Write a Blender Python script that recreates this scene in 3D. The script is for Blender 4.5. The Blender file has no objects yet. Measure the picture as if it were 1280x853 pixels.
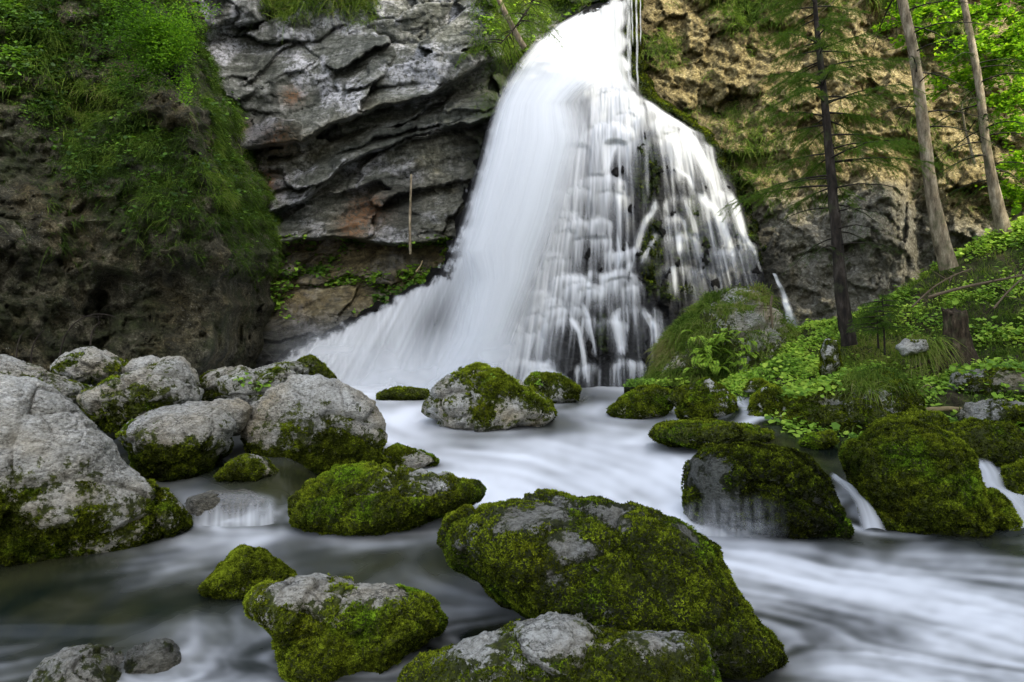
import bpy, math, time
import numpy as np
from mathutils import Matrix

T0 = time.time()
scene = bpy.context.scene
COL = scene.collection
rng = np.random.default_rng(11)

# ------------------------------------------------------------------ camera
W0, H0, F0 = 1280.0, 853.0, 834.0
PITCH = math.radians(1.5)
CAM = np.array([0.0, 0.0, 1.75])
cd = bpy.data.cameras.new("camera")
cam = bpy.data.objects.new("camera", cd)
COL.objects.link(cam)
cam.location = CAM
cam.rotation_euler = (math.pi / 2 + PITCH, 0, 0)
cd.sensor_width = 36.0
cd.lens = 36.0 * F0 / W0
cd.clip_start = 0.05
cd.clip_end = 1000.0
scene.camera = cam
FWD = np.array([0, math.cos(PITCH), math.sin(PITCH)])
UPV = np.array([0, -math.sin(PITCH), math.cos(PITCH)])
RGT = np.array([1.0, 0, 0])


def ray(px, py):
    px = np.asarray(px, float); py = np.asarray(py, float)
    return (FWD * F0 + (px - W0 / 2)[..., None] * RGT - (py - H0 / 2)[..., None] * UPV)


def P(px, py, Y):
    """World point seen in direction (px, py) of the survey photo at forward distance Y."""
    r = ray(px, py)
    return CAM + r * (np.asarray(Y, float) / r[..., 1])[..., None]


def proj(p):
    d = np.asarray(p, float) - CAM
    z = d @ FWD
    return W0 / 2 + F0 * (d @ RGT) / z, H0 / 2 - F0 * (d @ UPV) / z


# ------------------------------------------------------------------ noise
def _hash(ix, iy, iz, seed):
    h = (ix.astype(np.int64) * 374761393 + iy.astype(np.int64) * 668265263 + iz.astype(np.int64) * 2147483647 + seed * 974711) & 0xFFFFFFFF
    h = ((h ^ (h >> 13)) * 1274126177) & 0xFFFFFFFF
    h = ((h ^ (h >> 16)) * 2246822519) & 0xFFFFFFFF
    return (h ^ (h >> 15)) & 0xFFFFFFFF


_G = np.random.default_rng(5).normal(size=(256, 3))
_G /= np.linalg.norm(_G, axis=1)[:, None]


def perlin(p, seed=0):
    p = np.asarray(p, float)
    i = np.floor(p).astype(np.int64)
    f = p - i
    u = f * f * f * (f * (f * 6 - 15) + 10)
    out = 0
    for dx in (0, 1):
        wx = u[:, 0] if dx else 1 - u[:, 0]
        for dy in (0, 1):
            wy = u[:, 1] if dy else 1 - u[:, 1]
            for dz in (0, 1):
                wz = u[:, 2] if dz else 1 - u[:, 2]
                g = _G[_hash(i[:, 0] + dx, i[:, 1] + dy, i[:, 2] + dz, seed) & 255]
                d = g[:, 0] * (f[:, 0] - dx) + g[:, 1] * (f[:, 1] - dy) + g[:, 2] * (f[:, 2] - dz)
                out = out + wx * wy * wz * d
    return out * 1.5


def fbm(p, oct=4, seed=0, gain=0.5, lac=2.03, ridged=False):
    p = np.asarray(p, float)
    a, s, tot = 1.0, 0.0, 0.0
    for o in range(oct):
        n = perlin(p * (lac ** o) + o * 17.3, seed + o)
        if ridged:
            n = 1 - 2 * np.abs(n)
        s = s + a * n
        tot += a
        a *= gain
    return s / tot


def worley(p, seed=0):
    """F1, F2, vector to the nearest feature, and a random unit vector of its cell."""
    p = np.asarray(p, float)
    i = np.floor(p).astype(np.int64)
    n = len(p)
    f1 = np.full(n, 9e9); f2 = np.full(n, 9e9)
    vec = np.zeros((n, 3)); hid = np.zeros(n, np.int64)
    for dx in (-1, 0, 1):
        for dy in (-1, 0, 1):
            for dz in (-1, 0, 1):
                c = i + np.array([dx, dy, dz])
                h = _hash(c[:, 0], c[:, 1], c[:, 2], seed)
                o = np.stack([(h & 1023) / 1023.0, ((h >> 10) & 1023) / 1023.0, ((h >> 20) & 1023) / 1023.0], 1)
                v = p - (c + o)
                d = (v * v).sum(1)
                m = d < f1
                f2 = np.where(m, f1, np.minimum(f2, d))
                f1 = np.where(m, d, f1)
                vec[m] = v[m]
                hid[m] = h[m]
    return np.sqrt(f1), np.sqrt(f2), vec, _G[(hid >> 3) & 255], (hid & 4095) / 4095.0


def facets(p, seed=0):
    f1, f2, v, g, r = worley(p, seed)
    return (v * g).sum(1) + (r - 0.5) * 0.35, f2 - f1, r


def ss(a, b, x):
    t = np.clip((np.asarray(x, float) - a) / (b - a), 0, 1)
    return t * t * (3 - 2 * t)


def poly(pts, x, axis=0):
    """Piecewise-linear lookup along a polyline: value of the other axis."""
    a = np.array(pts, float)
    return np.interp(x, a[:, axis], a[:, 1 - axis])


# ------------------------------------------------------------------ meshes
def mesh_obj(name, verts, faces, mat, parent=None, attrs=None, smooth=True, link=True):
    """faces: (n,k) int array, or list of such arrays."""
    verts = np.asarray(verts, np.float32)
    fl = faces if isinstance(faces, list) else [faces]
    fl = [np.asarray(f, np.int32) for f in fl if len(f)]
    me = bpy.data.meshes.new(name)
    me.vertices.add(len(verts))
    me.vertices.foreach_set("co", verts.ravel())
    loops = np.concatenate([f.ravel() for f in fl])
    tot = np.concatenate([np.full(len(f), f.shape[1], np.int32) for f in fl])
    start = np.concatenate([[0], np.cumsum(tot)[:-1]]).astype(np.int32)
    me.loops.add(len(loops))
    me.loops.foreach_set("vertex_index", loops)
    me.polygons.add(len(tot))
    me.polygons.foreach_set("loop_start", start)
    me.polygons.foreach_set("loop_total", tot)
    me.polygons.foreach_set("use_smooth", np.full(len(tot), smooth, bool))
    for k, v in (attrs or {}).items():
        a = me.attributes.new(k, "FLOAT", "POINT")
        a.data.foreach_set("value", np.asarray(v, np.float32).ravel())
    me.update(calc_edges=True)
    me.validate()
    if mat:
        me.materials.append(mat)
    o = bpy.data.objects.new(name, me)
    COL.objects.link(o)
    if parent:
        o.parent = parent
    return o


def tag(o, label=None, cat=None, group=None, kind=None):
    if label: o["label"] = label
    if cat: o["category"] = cat
    if group: o["group"] = group
    if kind: o["kind"] = kind
    return o


def empty(name, loc):
    o = bpy.data.objects.new(name, None)
    COL.objects.link(o)
    o.location = loc
    o.empty_display_size = 0.2
    return o


def keep(child, parent):
    """Parent while keeping the child's world-space vertices."""
    child.parent = parent
    child.matrix_parent_inverse = Matrix.Translation(parent.location).inverted()


def grid_faces(nx, ny):
    i = np.arange((nx) * (ny)).reshape(ny, nx)
    return np.stack([i[:-1, :-1], i[1:, :-1], i[1:, 1:], i[:-1, 1:]], -1).reshape(-1, 4)


def axis_steps(a, b, lo, hi, step):
    """Fine steps between lo and hi, five times coarser outside."""
    c = [np.arange(max(a, lo), min(b, hi) + step, step)]
    if a < lo: c.insert(0, np.arange(lo - step * 5, a - step * 5, -step * 5)[::-1])
    if b > hi: c.append(np.arange(min(b, hi) + step * 6, b + step * 5, step * 5))
    return np.concatenate(c)


def pgrid(x0, x1, y0, y1, step):
    xs = axis_steps(x0, x1, -60, 1340, step); ys = axis_steps(y0, y1, -60, 1400, step)
    X, Yp = np.meshgrid(xs, ys)
    return X.ravel(), Yp.ravel(), len(xs), len(ys)


def normals(v, f):
    t = v[f]
    n = np.cross(t[:, 2] - t[:, 0], t[:, 3] - t[:, 1]) if f.shape[1] == 4 else np.cross(t[:, 1] - t[:, 0], t[:, 2] - t[:, 0])
    out = np.zeros_like(v)
    for k in range(f.shape[1]):
        np.add.at(out, f[:, k], n)
    return out / np.maximum(np.linalg.norm(out, axis=1), 1e-12)[:, None]


def scatter(v, f, n, weight=None):
    """n random points on quads/tris; returns points, normals, face index, and bilinear weights for attributes."""
    t = v[f]
    if f.shape[1] == 4:
        nn = np.cross(t[:, 2] - t[:, 0], t[:, 3] - t[:, 1])
    else:
        nn = np.cross(t[:, 1] - t[:, 0], t[:, 2] - t[:, 0])
    ar = np.linalg.norm(nn, axis=1)
    w = ar.copy()
    if weight is not None:
        w = w * weight[f].mean(1)
    if w.sum() <= 0:
        return np.zeros((0, 3)), np.zeros((0, 3)), np.zeros(0, int)
    idx = rng.choice(len(f), n, p=w / w.sum())
    a, b = rng.random(n), rng.random(n)
    if f.shape[1] == 4:
        q = t[idx]
        p = (q[:, 0] * ((1 - a) * (1 - b))[:, None] + q[:, 1] * (a * (1 - b))[:, None] + q[:, 2] * (a * b)[:, None] + q[:, 3] * ((1 - a) * b)[:, None])
    else:
        m = a + b > 1
        a[m], b[m] = 1 - a[m], 1 - b[m]
        q = t[idx]
        p = q[:, 0] + (q[:, 1] - q[:, 0]) * a[:, None] + (q[:, 2] - q[:, 0]) * b[:, None]
    return p, nn[idx] / np.maximum(ar[idx], 1e-12)[:, None], idx


def unit(v):
    return v / np.maximum(np.linalg.norm(v, axis=-1), 1e-12)[..., None]


def rand_unit(n):
    return unit(rng.normal(size=(n, 3)))


# ------------------------------------------------------------------ node helper
class NT:
    def __init__(self, name):
        self.m = bpy.data.materials.new(name)
        self.m.use_nodes = True
        self.t = self.m.node_tree
        self.t.nodes.clear()
        self.out = self.t.nodes.new("ShaderNodeOutputMaterial")
        self._geo = None

    def n(self, typ, ins=None, **kw):
        nd = self.t.nodes.new("ShaderNode" + typ)
        for k, v in kw.items():
            setattr(nd, k, v)
        for k, v in (ins or {}).items():
            self.set(nd.inputs[k], v)
        return nd

    def set(self, sock, v):
        if isinstance(v, bpy.types.NodeSocket):
            self.t.links.new(v, sock)
        elif isinstance(v, (tuple, list)) and len(v) == 3 and sock.type == "RGBA":
            sock.default_value = (*v, 1)
        else:
            sock.default_value = v

    def pos(self):
        if self._geo is None:
            self._geo = self.n("NewGeometry")
        return self._geo.outputs["Position"]

    def normal_z(self):
        self.pos()
        return self.n("SeparateXYZ", {0: self._geo.outputs["Normal"]}).outputs[2]

    def attr(self, name):
        return self.n("Attribute", attribute_name=name).outputs["Fac"]

    def scaled(self, sx, sy, sz, rot=(0, 0, 0)):
        return self.n("Mapping", {"Vector": self.pos(), "Scale": (sx, sy, sz), "Rotation": rot}).outputs[0]

    def noise(self, scale, detail=4, rough=0.6, vec=None, dist=0.0):
        return self.n("TexNoise", {"Vector": vec or self.pos(), "Scale": scale, "Detail": detail, "Roughness": rough, "Distortion": dist}).outputs[0]

    def voro(self, scale, feature="F1", vec=None, out=0):
        return self.n("TexVoronoi", {"Vector": vec or self.pos(), "Scale": scale}, feature=feature).outputs[out]

    def math(self, op, a, b=0.0, clamp=False):
        return self.n("Math", {0: a, 1: b}, operation=op, use_clamp=clamp).outputs[0]

    def map(self, v, a, b, c=0.0, d=1.0):
        return self.n("MapRange", {0: v, 1: a, 2: b, 3: c, 4: d}).outputs[0]

    def ramp(self, v, stops):
        r = self.n("ValToRGB", {0: v})
        e = r.color_ramp.elements
        while len(e) < len(stops):
            e.new(0.5)
        for k, (p, c) in enumerate(stops):
            e[k].position = p
            e[k].color = (*c, 1)
        return r.outputs[0]

    def mix(self, f, a, b, blend="MIX"):
        nd = self.n("Mix", data_type="RGBA", blend_type=blend)
        self.set(nd.inputs[0], f); self.set(nd.inputs[6], a); self.set(nd.inputs[7], b)
        return nd.outputs[2]

    def bump(self, h, dist, strength=1.0, normal=None):
        ins = {"Height": h, "Distance": dist, "Strength": strength}
        if normal is not None:
            ins["Normal"] = normal
        return self.n("Bump", ins).outputs[0]

    def bsdf(self, color, rough=0.8, normal=None, spec=0.3, **kw):
        b = self.n("BsdfPrincipled", {"Base Color": color, "Roughness": rough, "Specular IOR Level": spec})
        for k, v in kw.items():
            self.set(b.inputs[k], v)
        if normal is not None:
            self.set(b.inputs["Normal"], normal)
        return b.outputs[0]

    def done(self, sh):
        self.t.links.new(sh, self.out.inputs[0])
        return self.m


# ------------------------------------------------------------------ materials
def mat_boulder(tone=1.0, warm=0.0):
    t = NT("boulder_rock")
    big = t.noise(1.6, 5, 0.6)
    fine = t.noise(26, 8, 0.74, t.scaled(1, 1, 1.9, (0.3, math.radians(-20), 0)))
    cr = t.voro(5.5, "DISTANCE_TO_EDGE", t.n("VectorMath", {0: t.pos(), 1: t.n("TexNoise", {"Vector": t.pos(), "Scale": 3.0, "Detail": 4}).outputs[1]}, operation="ADD").outputs[0])
    base = t.ramp(t.math("ADD", t.math("MULTIPLY", fine, 0.75), t.math("MULTIPLY", big, 0.25)),
                  [(0.36, (0.10, 0.097, 0.08)), (0.43, (0.34, 0.335, 0.30)), (0.50, (0.56, 0.555, 0.51)), (0.60, (0.78, 0.78, 0.74))])
    base = t.mix(t.map(t.noise(0.9, 4), 0.45, 0.7), base, t.mix(1.0, base, (0.85, 0.72, 0.5), "MULTIPLY"))
    base = t.mix(t.map(cr, 0.0, 0.03, 0.22, 0.0), base, (0.03, 0.03, 0.024))
    spk = t.noise(70, 5, 0.75)
    base = t.mix(t.map(spk, 0.32, 0.48, 0.5, 0.0), base, t.mix(1.0, base, (0.25, 0.24, 0.2), "MULTIPLY"))
    for sc_, wd_ in ((3.0, 0.018), (8.0, 0.022)):
        ln = t.math("ABSOLUTE", t.math("SUBTRACT", t.noise(sc_, 7, 0.62, t.scaled(1, 1, 2.0, (0.2, math.radians(-18), 0))), 0.5))
        base = t.mix(t.math("MULTIPLY", t.map(ln, 0.0, wd_, 0.8, 0.0), t.map(t.noise(2.2, 3), 0.42, 0.6)), base, (0.035, 0.034, 0.026))
    pit = t.voro(38, "F1")
    base = t.mix(t.math('MULTIPLY', t.map(pit, 0.05, 0.28, 0.6, 0.0), t.map(t.noise(5, 4), 0.4, 0.6)), base, (0.05, 0.048, 0.035))
    # lichen film and the moss bed under the tufts
    moss = t.attr("moss")
    mn = t.noise(30, 6, 0.7)
    mcol = t.ramp(t.math("ADD", t.math("MULTIPLY", mn, 0.7), t.math("MULTIPLY", t.noise(4, 3), 0.3)),
                  [(0.34, (0.012, 0.015, 0.004)), (0.5, (0.055, 0.068, 0.008)), (0.66, (0.17, 0.20, 0.018))])
    mm = t.map(t.math("ADD", moss, t.math("MULTIPLY", t.math("SUBTRACT", t.noise(9, 8, 0.75), 0.5), 1.7)), 0.42, 0.52)
    col = t.mix(mm, base, mcol)
    wet = t.attr("wet")
    col = t.mix(wet, col, t.mix(1.0, col, (0.17, 0.18, 0.17), "MULTIPLY"))
    ao = t.n("AmbientOcclusion", {"Distance": 0.25}, samples=4).outputs["AO"]
    h = t.math("ADD", t.math("MULTIPLY", fine, 0.6), t.math("MULTIPLY", t.noise(55, 5, 0.7), 0.25))
    h = t.math("ADD", h, t.math("MULTIPLY", t.map(cr, 0, 0.05), 0.08))
    nb = t.bump(t.math('ADD', h, t.math('MULTIPLY', t.noise(9, 6, 0.65, t.scaled(1, 1, 2.2, (0.2, math.radians(-18), 0))), 0.9)), 0.075, 1.0)
    return t.done(t.bsdf(col, t.map(wet, 0, 1, 0.85, 0.45), nb, 0.3))


def mat_moss():
    t = NT("moss")
    c = t.ramp(t.attr("tint"), [(0.0, (0.010, 0.012, 0.003)), (0.28, (0.055, 0.072, 0.008)), (0.55, (0.20, 0.25, 0.018)), (1.0, (0.46, 0.58, 0.04))])
    c = t.mix(t.map(t.noise(2.6, 5, 0.65), 0.52, 0.7, 0, 0.55), c, t.mix(1.0, c, (0.66, 0.5, 0.5), "MULTIPLY"))
    c = t.mix(t.map(t.noise(1.7, 4, 0.6, t.scaled(1.3, 0.9, 1.1)), 0.52, 0.68, 0, 0.8), c, t.mix(1.0, c, (0.75, 1.15, 1.0), "MULTIPLY"))
    d = t.n("BsdfDiffuse", {"Color": c}).outputs[0]
    tr = t.n("BsdfTranslucent", {"Color": c}).outputs[0]
    return t.done(t.n("MixShader", {0: 0.25, 1: d, 2: tr}).outputs[0])


def mat_leaf(name, stops, trans=0.4, gloss=True):
    t = NT(name)
    c = t.ramp(t.attr("tint"), stops)
    b = t.bsdf(c, 0.6 if gloss else 0.85, None, 0.2 if gloss else 0.08)
    tr = t.n("BsdfTranslucent", {"Color": t.mix(1.0, c, (1.3, 1.35, 0.7), "MULTIPLY")}).outputs[0]
    return t.done(t.n("MixShader", {0: trans, 1: b, 2: tr}).outputs[0])


def mat_left_cliff():
    t = NT("conglomerate_dark")
    n1 = t.noise(2.2, 8, 0.7)
    n2 = t.noise(16, 8, 0.78)
    peb = t.voro(11, "F1")
    col = t.ramp(t.math("ADD", t.math("MULTIPLY", n1, 0.5), t.math("MULTIPLY", n2, 0.5)),
                 [(0.38, (0.008, 0.008, 0.005)), (0.47, (0.035, 0.034, 0.020)), (0.54, (0.095, 0.088, 0.056)), (0.65, (0.30, 0.29, 0.22))])
    col = t.mix(t.map(t.noise(0.5, 4), 0.5, 0.66), col, t.mix(1.0, col, (1.15, 1.0, 0.7), "MULTIPLY"))
    sp = t.math("MULTIPLY", t.map(t.voro(13, "F1"), 0.12, 0.2, 1, 0), t.map(t.noise(1.2, 3), 0.45, 0.6))
    col = t.mix(t.math("MULTIPLY", sp, 0.7), col, (0.32, 0.32, 0.28))
    gr = t.attr("grass")
    gcol = t.ramp(t.noise(5, 6, 0.7), [(0.35, (0.010, 0.013, 0.004)), (0.55, (0.03, 0.045, 0.009)), (0.7, (0.055, 0.075, 0.015))])
    col = t.mix(t.map(t.math("ADD", gr, t.math("MULTIPLY", t.math("SUBTRACT", n2, 0.5), 0.8)), 0.4, 0.6), col, gcol)
    mg = t.map(t.noise(0.9, 6, 0.7), 0.46, 0.62, 0, 0.7)
    col = t.mix(mg, col, gcol)
    bed = t.noise(2.0, 7, 0.7, t.scaled(0.7, 0.7, 2.6, (0, math.radians(28), 0)))
    h = t.math("ADD", t.math("MULTIPLY", n2, 0.9), t.math("MULTIPLY", peb, -0.5))
    h = t.math("ADD", h, t.math("MULTIPLY", bed, 0.8))
    return t.done(t.bsdf(col, 0.85, t.bump(h, 0.16, 1.0), 0.25))


def mat_limestone():
    t = NT("limestone_strata")
    strat = t.scaled(0.55, 1.0, 2.3, (0, math.radians(-17), 0))
    n1 = t.noise(1.1, 8, 0.66, strat)
    n2 = t.noise(7, 8, 0.72)
    drip = t.noise(1.0, 6, 0.6, t.scaled(2.4, 2.4, 0.35))
    f = t.math("ADD", t.math("MULTIPLY", n1, 0.55), t.math("MULTIPLY", n2, 0.45))
    col = t.ramp(f, [(0.37, (0.018, 0.02, 0.015)), (0.46, (0.06, 0.065, 0.052)), (0.54, (0.135, 0.14, 0.125)), (0.64, (0.33, 0.33, 0.33))])
    # pale leached patches and dark algae runs
    pale = t.map(t.noise(0.5, 7, 0.66), 0.5, 0.57)
    col = t.mix(t.math("MULTIPLY", pale, t.map(n2, 0.38, 0.55)), col, (0.38, 0.385, 0.41))
    col = t.mix(t.map(drip, 0.52, 0.66, 0, 0.85), col, (0.03, 0.034, 0.028))
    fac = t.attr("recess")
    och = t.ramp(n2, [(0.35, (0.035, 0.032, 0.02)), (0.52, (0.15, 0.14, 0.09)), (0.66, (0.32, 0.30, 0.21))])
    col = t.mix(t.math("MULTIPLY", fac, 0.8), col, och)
    rust = t.math("MULTIPLY", t.attr("rust"), t.map(n2, 0.4, 0.56))
    col = t.mix(rust, col, (0.17, 0.085, 0.035))
    mo = t.attr("moss")
    mcol = t.ramp(n2, [(0.36, (0.008, 0.014, 0.004)), (0.55, (0.03, 0.05, 0.01)), (0.7, (0.07, 0.10, 0.02))])
    col = t.mix(t.map(t.math("ADD", mo, t.math("MULTIPLY", t.math("SUBTRACT", n2, 0.5), 1.1)), 0.42, 0.6), col, mcol)
    earth = t.attr("earth")
    ecol = t.ramp(t.noise(4, 7, 0.7), [(0.35, (0.03, 0.024, 0.013)), (0.52, (0.12, 0.095, 0.045)), (0.68, (0.24, 0.2, 0.1))])
    col = t.mix(earth, col, ecol)
    wet = t.attr("wet")
    col = t.mix(wet, col, t.mix(1.0, col, (0.2, 0.21, 0.22), "MULTIPLY"))
    h = t.math("ADD", t.math("MULTIPLY", n2, 0.6), t.math("MULTIPLY", n1, 0.6))
    cr = t.voro(1.7, "DISTANCE_TO_EDGE", t.n("VectorMath", {0: strat, 1: t.n("TexNoise", {"Vector": t.pos(), "Scale": 1.5, "Detail": 6}).outputs[1]}, operation="ADD").outputs[0])
    col = t.mix(t.map(cr, 0.0, 0.03, 0.6, 0), col, (0.02, 0.02, 0.018))
    h = t.math("ADD", h, t.math("MULTIPLY", t.map(cr, 0, 0.04), 0.3))
    return t.done(t.bsdf(col, t.map(wet, 0, 1, 0.8, 0.6), t.bump(h, 0.07, 1.0), 0.3))


def mat_right_cliff():
    t = NT("conglomerate_tan")
    n1 = t.noise(1.3, 8, 0.68)
    n2 = t.noise(10, 8, 0.78)
    f = t.math("ADD", t.math("MULTIPLY", n1, 0.4), t.math("MULTIPLY", n2, 0.6))
    warm = t.ramp(f, [(0.36, (0.04, 0.03, 0.012)), (0.45, (0.17, 0.13, 0.048)), (0.53, (0.38, 0.305, 0.13)), (0.64, (0.66, 0.57, 0.33))])
    grey = t.ramp(f, [(0.36, (0.05, 0.046, 0.034)), (0.46, (0.17, 0.16, 0.12)), (0.55, (0.3, 0.285, 0.23)), (0.68, (0.48, 0.46, 0.4))])
    col = t.mix(t.map(t.math("ADD", t.noise(0.4, 4), t.attr("grey")), 0.6, 1.0), warm, grey)
    peb = t.voro(9, "F1")
    col = t.mix(t.map(peb, 0.3, 0.6, 0, 0.45), col, (0.05, 0.04, 0.022))
    mo = t.attr("moss")
    mcol = t.ramp(n2, [(0.36, (0.014, 0.018, 0.004)), (0.55, (0.055, 0.065, 0.012)), (0.7, (0.12, 0.13, 0.025))])
    col = t.mix(t.map(t.math("ADD", mo, t.math("MULTIPLY", t.math("SUBTRACT", t.noise(5, 7, 0.75), 0.5), 1.5)), 0.45, 0.65), col, mcol)
    wet = t.attr("wet")
    col = t.mix(wet, col, t.mix(1.0, col, (0.22, 0.22, 0.2), "MULTIPLY"))
    h = t.math("ADD", t.math("MULTIPLY", n2, 0.8), t.math("MULTIPLY", peb, -0.45))
    return t.done(t.bsdf(col, 0.85, t.bump(h, 0.2, 1.0), 0.25))


def mat_wet_rock():
    t = NT("wet_fall_rock")
    n2 = t.noise(6, 7, 0.7)
    col = t.ramp(n2, [(0.36, (0.002, 0.002, 0.002)), (0.55, (0.007, 0.007, 0.007)), (0.72, (0.03, 0.029, 0.027))])
    mo = t.attr("moss")
    mcol = t.ramp(n2, [(0.36, (0.002, 0.004, 0.001)), (0.55, (0.012, 0.02, 0.004)), (0.72, (0.045, 0.065, 0.010))])
    col = t.mix(t.map(t.math("ADD", mo, t.math("MULTIPLY", t.math("SUBTRACT", n2, 0.5), 1.2)), 0.4, 0.6), col, mcol)
    return t.done(t.bsdf(col, 0.6, t.bump(n2, 0.15, 1.0), 0.08))


def mat_fall_water(name, tint=(0.68, 0.71, 0.745)):
    t = NT(name)
    a = t.attr("alpha")
    d = t.n("BsdfDiffuse", {"Color": tint}).outputs[0]
    tr = t.n("BsdfTranslucent", {"Color": tint}).outputs[0]
    w = t.n("MixShader", {0: 0.3, 1: d, 2: tr}).outputs[0]
    tp = t.n("BsdfTransparent").outputs[0]
    return t.done(t.n("MixShader", {0: a, 1: tp, 2: w}).outputs[0])


def mat_stream():
    t = NT("stream_water")
    foam = t.attr("foam")
    dark = t.mix(t.map(t.noise(1.1, 4, 0.6, t.scaled(1, 0.5, 1)), 0.42, 0.62), (0.006, 0.010, 0.007), (0.03, 0.032, 0.014))
    col = t.mix(t.math("POWER", foam, 1.7), dark, (0.80, 0.83, 0.88))
    rough = t.map(foam, 0.0, 0.5, 0.16, 0.6)
    return t.done(t.bsdf(col, rough, None, 0.45, **{"IOR": 1.33}))


def mat_bark(name, a, b, c, scale=9):
    t = NT(name)
    n = t.noise(scale, 7, 0.7, t.scaled(1, 1, 0.3))
    col = t.ramp(n, [(0.35, a), (0.52, b), (0.68, c)])
    col = t.mix(t.map(t.noise(3.2, 4), 0.55, 0.7, 0, 0.6), col, (0.06, 0.075, 0.03))
    return t.done(t.bsdf(col, 0.9, t.bump(n, 0.03, 1.0), 0.2))


def mat_plain(name, col, rough=0.85):
    t = NT(name)
    n = t.noise(14, 5, 0.7)
    c = t.mix(n, tuple(x * 0.45 for x in col), tuple(min(1, x * 1.5) for x in col))
    return t.done(t.bsdf(c, rough, t.bump(n, 0.01), 0.2))


def mat_ground():
    t = NT("forest_soil")
    n = t.noise(6, 7, 0.7)
    col = t.ramp(n, [(0.35, (0.012, 0.010, 0.005)), (0.52, (0.04, 0.034, 0.017)), (0.7, (0.10, 0.085, 0.045))])
    g = t.map(t.noise(2.0, 6, 0.7), 0.42, 0.56)
    gc = t.ramp(t.noise(12, 6, 0.7), [(0.35, (0.010, 0.016, 0.003)), (0.55, (0.035, 0.055, 0.008)), (0.7, (0.08, 0.11, 0.015))])
    col = t.mix(g, col, gc)
    return t.done(t.bsdf(col, 0.9, t.bump(n, 0.08), 0.2))


M_BOULDER = mat_boulder()
M_MOSS = mat_moss()
M_LEFT = mat_left_cliff()
M_LIME = mat_limestone()
M_RIGHT = mat_right_cliff()
M_WET = mat_wet_rock()
M_VEIL = mat_fall_water("veil_water")
M_STREAM = mat_stream()
M_GROUND = mat_ground()

# ------------------------------------------------------------------ water surface of the stream
WT_MAIN = [(440, 60), (452, 40), (470, 22), (485, 19.6), (505, 15.8), (520, 13.8), (540, 12.2), (560, 10.9), (600, 8.5), (650, 6.6), (700, 5.45), (750, 4.65), (800, 4.08), (853, 3.62), (1000, 2.75), (1400, 1.7)]
WT_LEFT = [(440, 40), (485, 12.5), (540, 9.6), (575, 8.0), (590, 7.5), (614, 7.0), (622, 6.9), (655, 6.6), (700, 5.5), (750, 4.75), (775, 4.5), (800, 4.36), (830, 4.12), (853, 3.9), (1000, 2.95), (1400, 1.8)]
WT_RIGHT = [(440, 40), (470, 15), (500, 12.4), (520, 11.2), (545, 10.2), (560, 9.5), (580, 8.4), (605, 7.6), (640, 6.95), (665, 6.35), (700, 5.45), (750, 4.65), (800, 4.08), (853, 3.62), (1000, 2.75), (1400, 1.7)]


def water_Y(px, py):
    px = np.asarray(px, float); py = np.asarray(py, float)
    def tab(t_, r_):
        a_ = np.array(t_).T
        return sum(np.interp(py + o_ * np.clip((py - 470) / 120, 0, 1), *a_) for o_ in np.linspace(-r_, r_, 7)) / 7
    ym, yl, yr = tab(WT_MAIN, 16), tab(WT_LEFT, 10), tab(WT_RIGHT, 10)
    wl = ss(430, 350, px)
    wr = ss(800, 960, px)
    return ym * (1 - wl) * (1 - wr) + yl * wl + yr * wr


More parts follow.
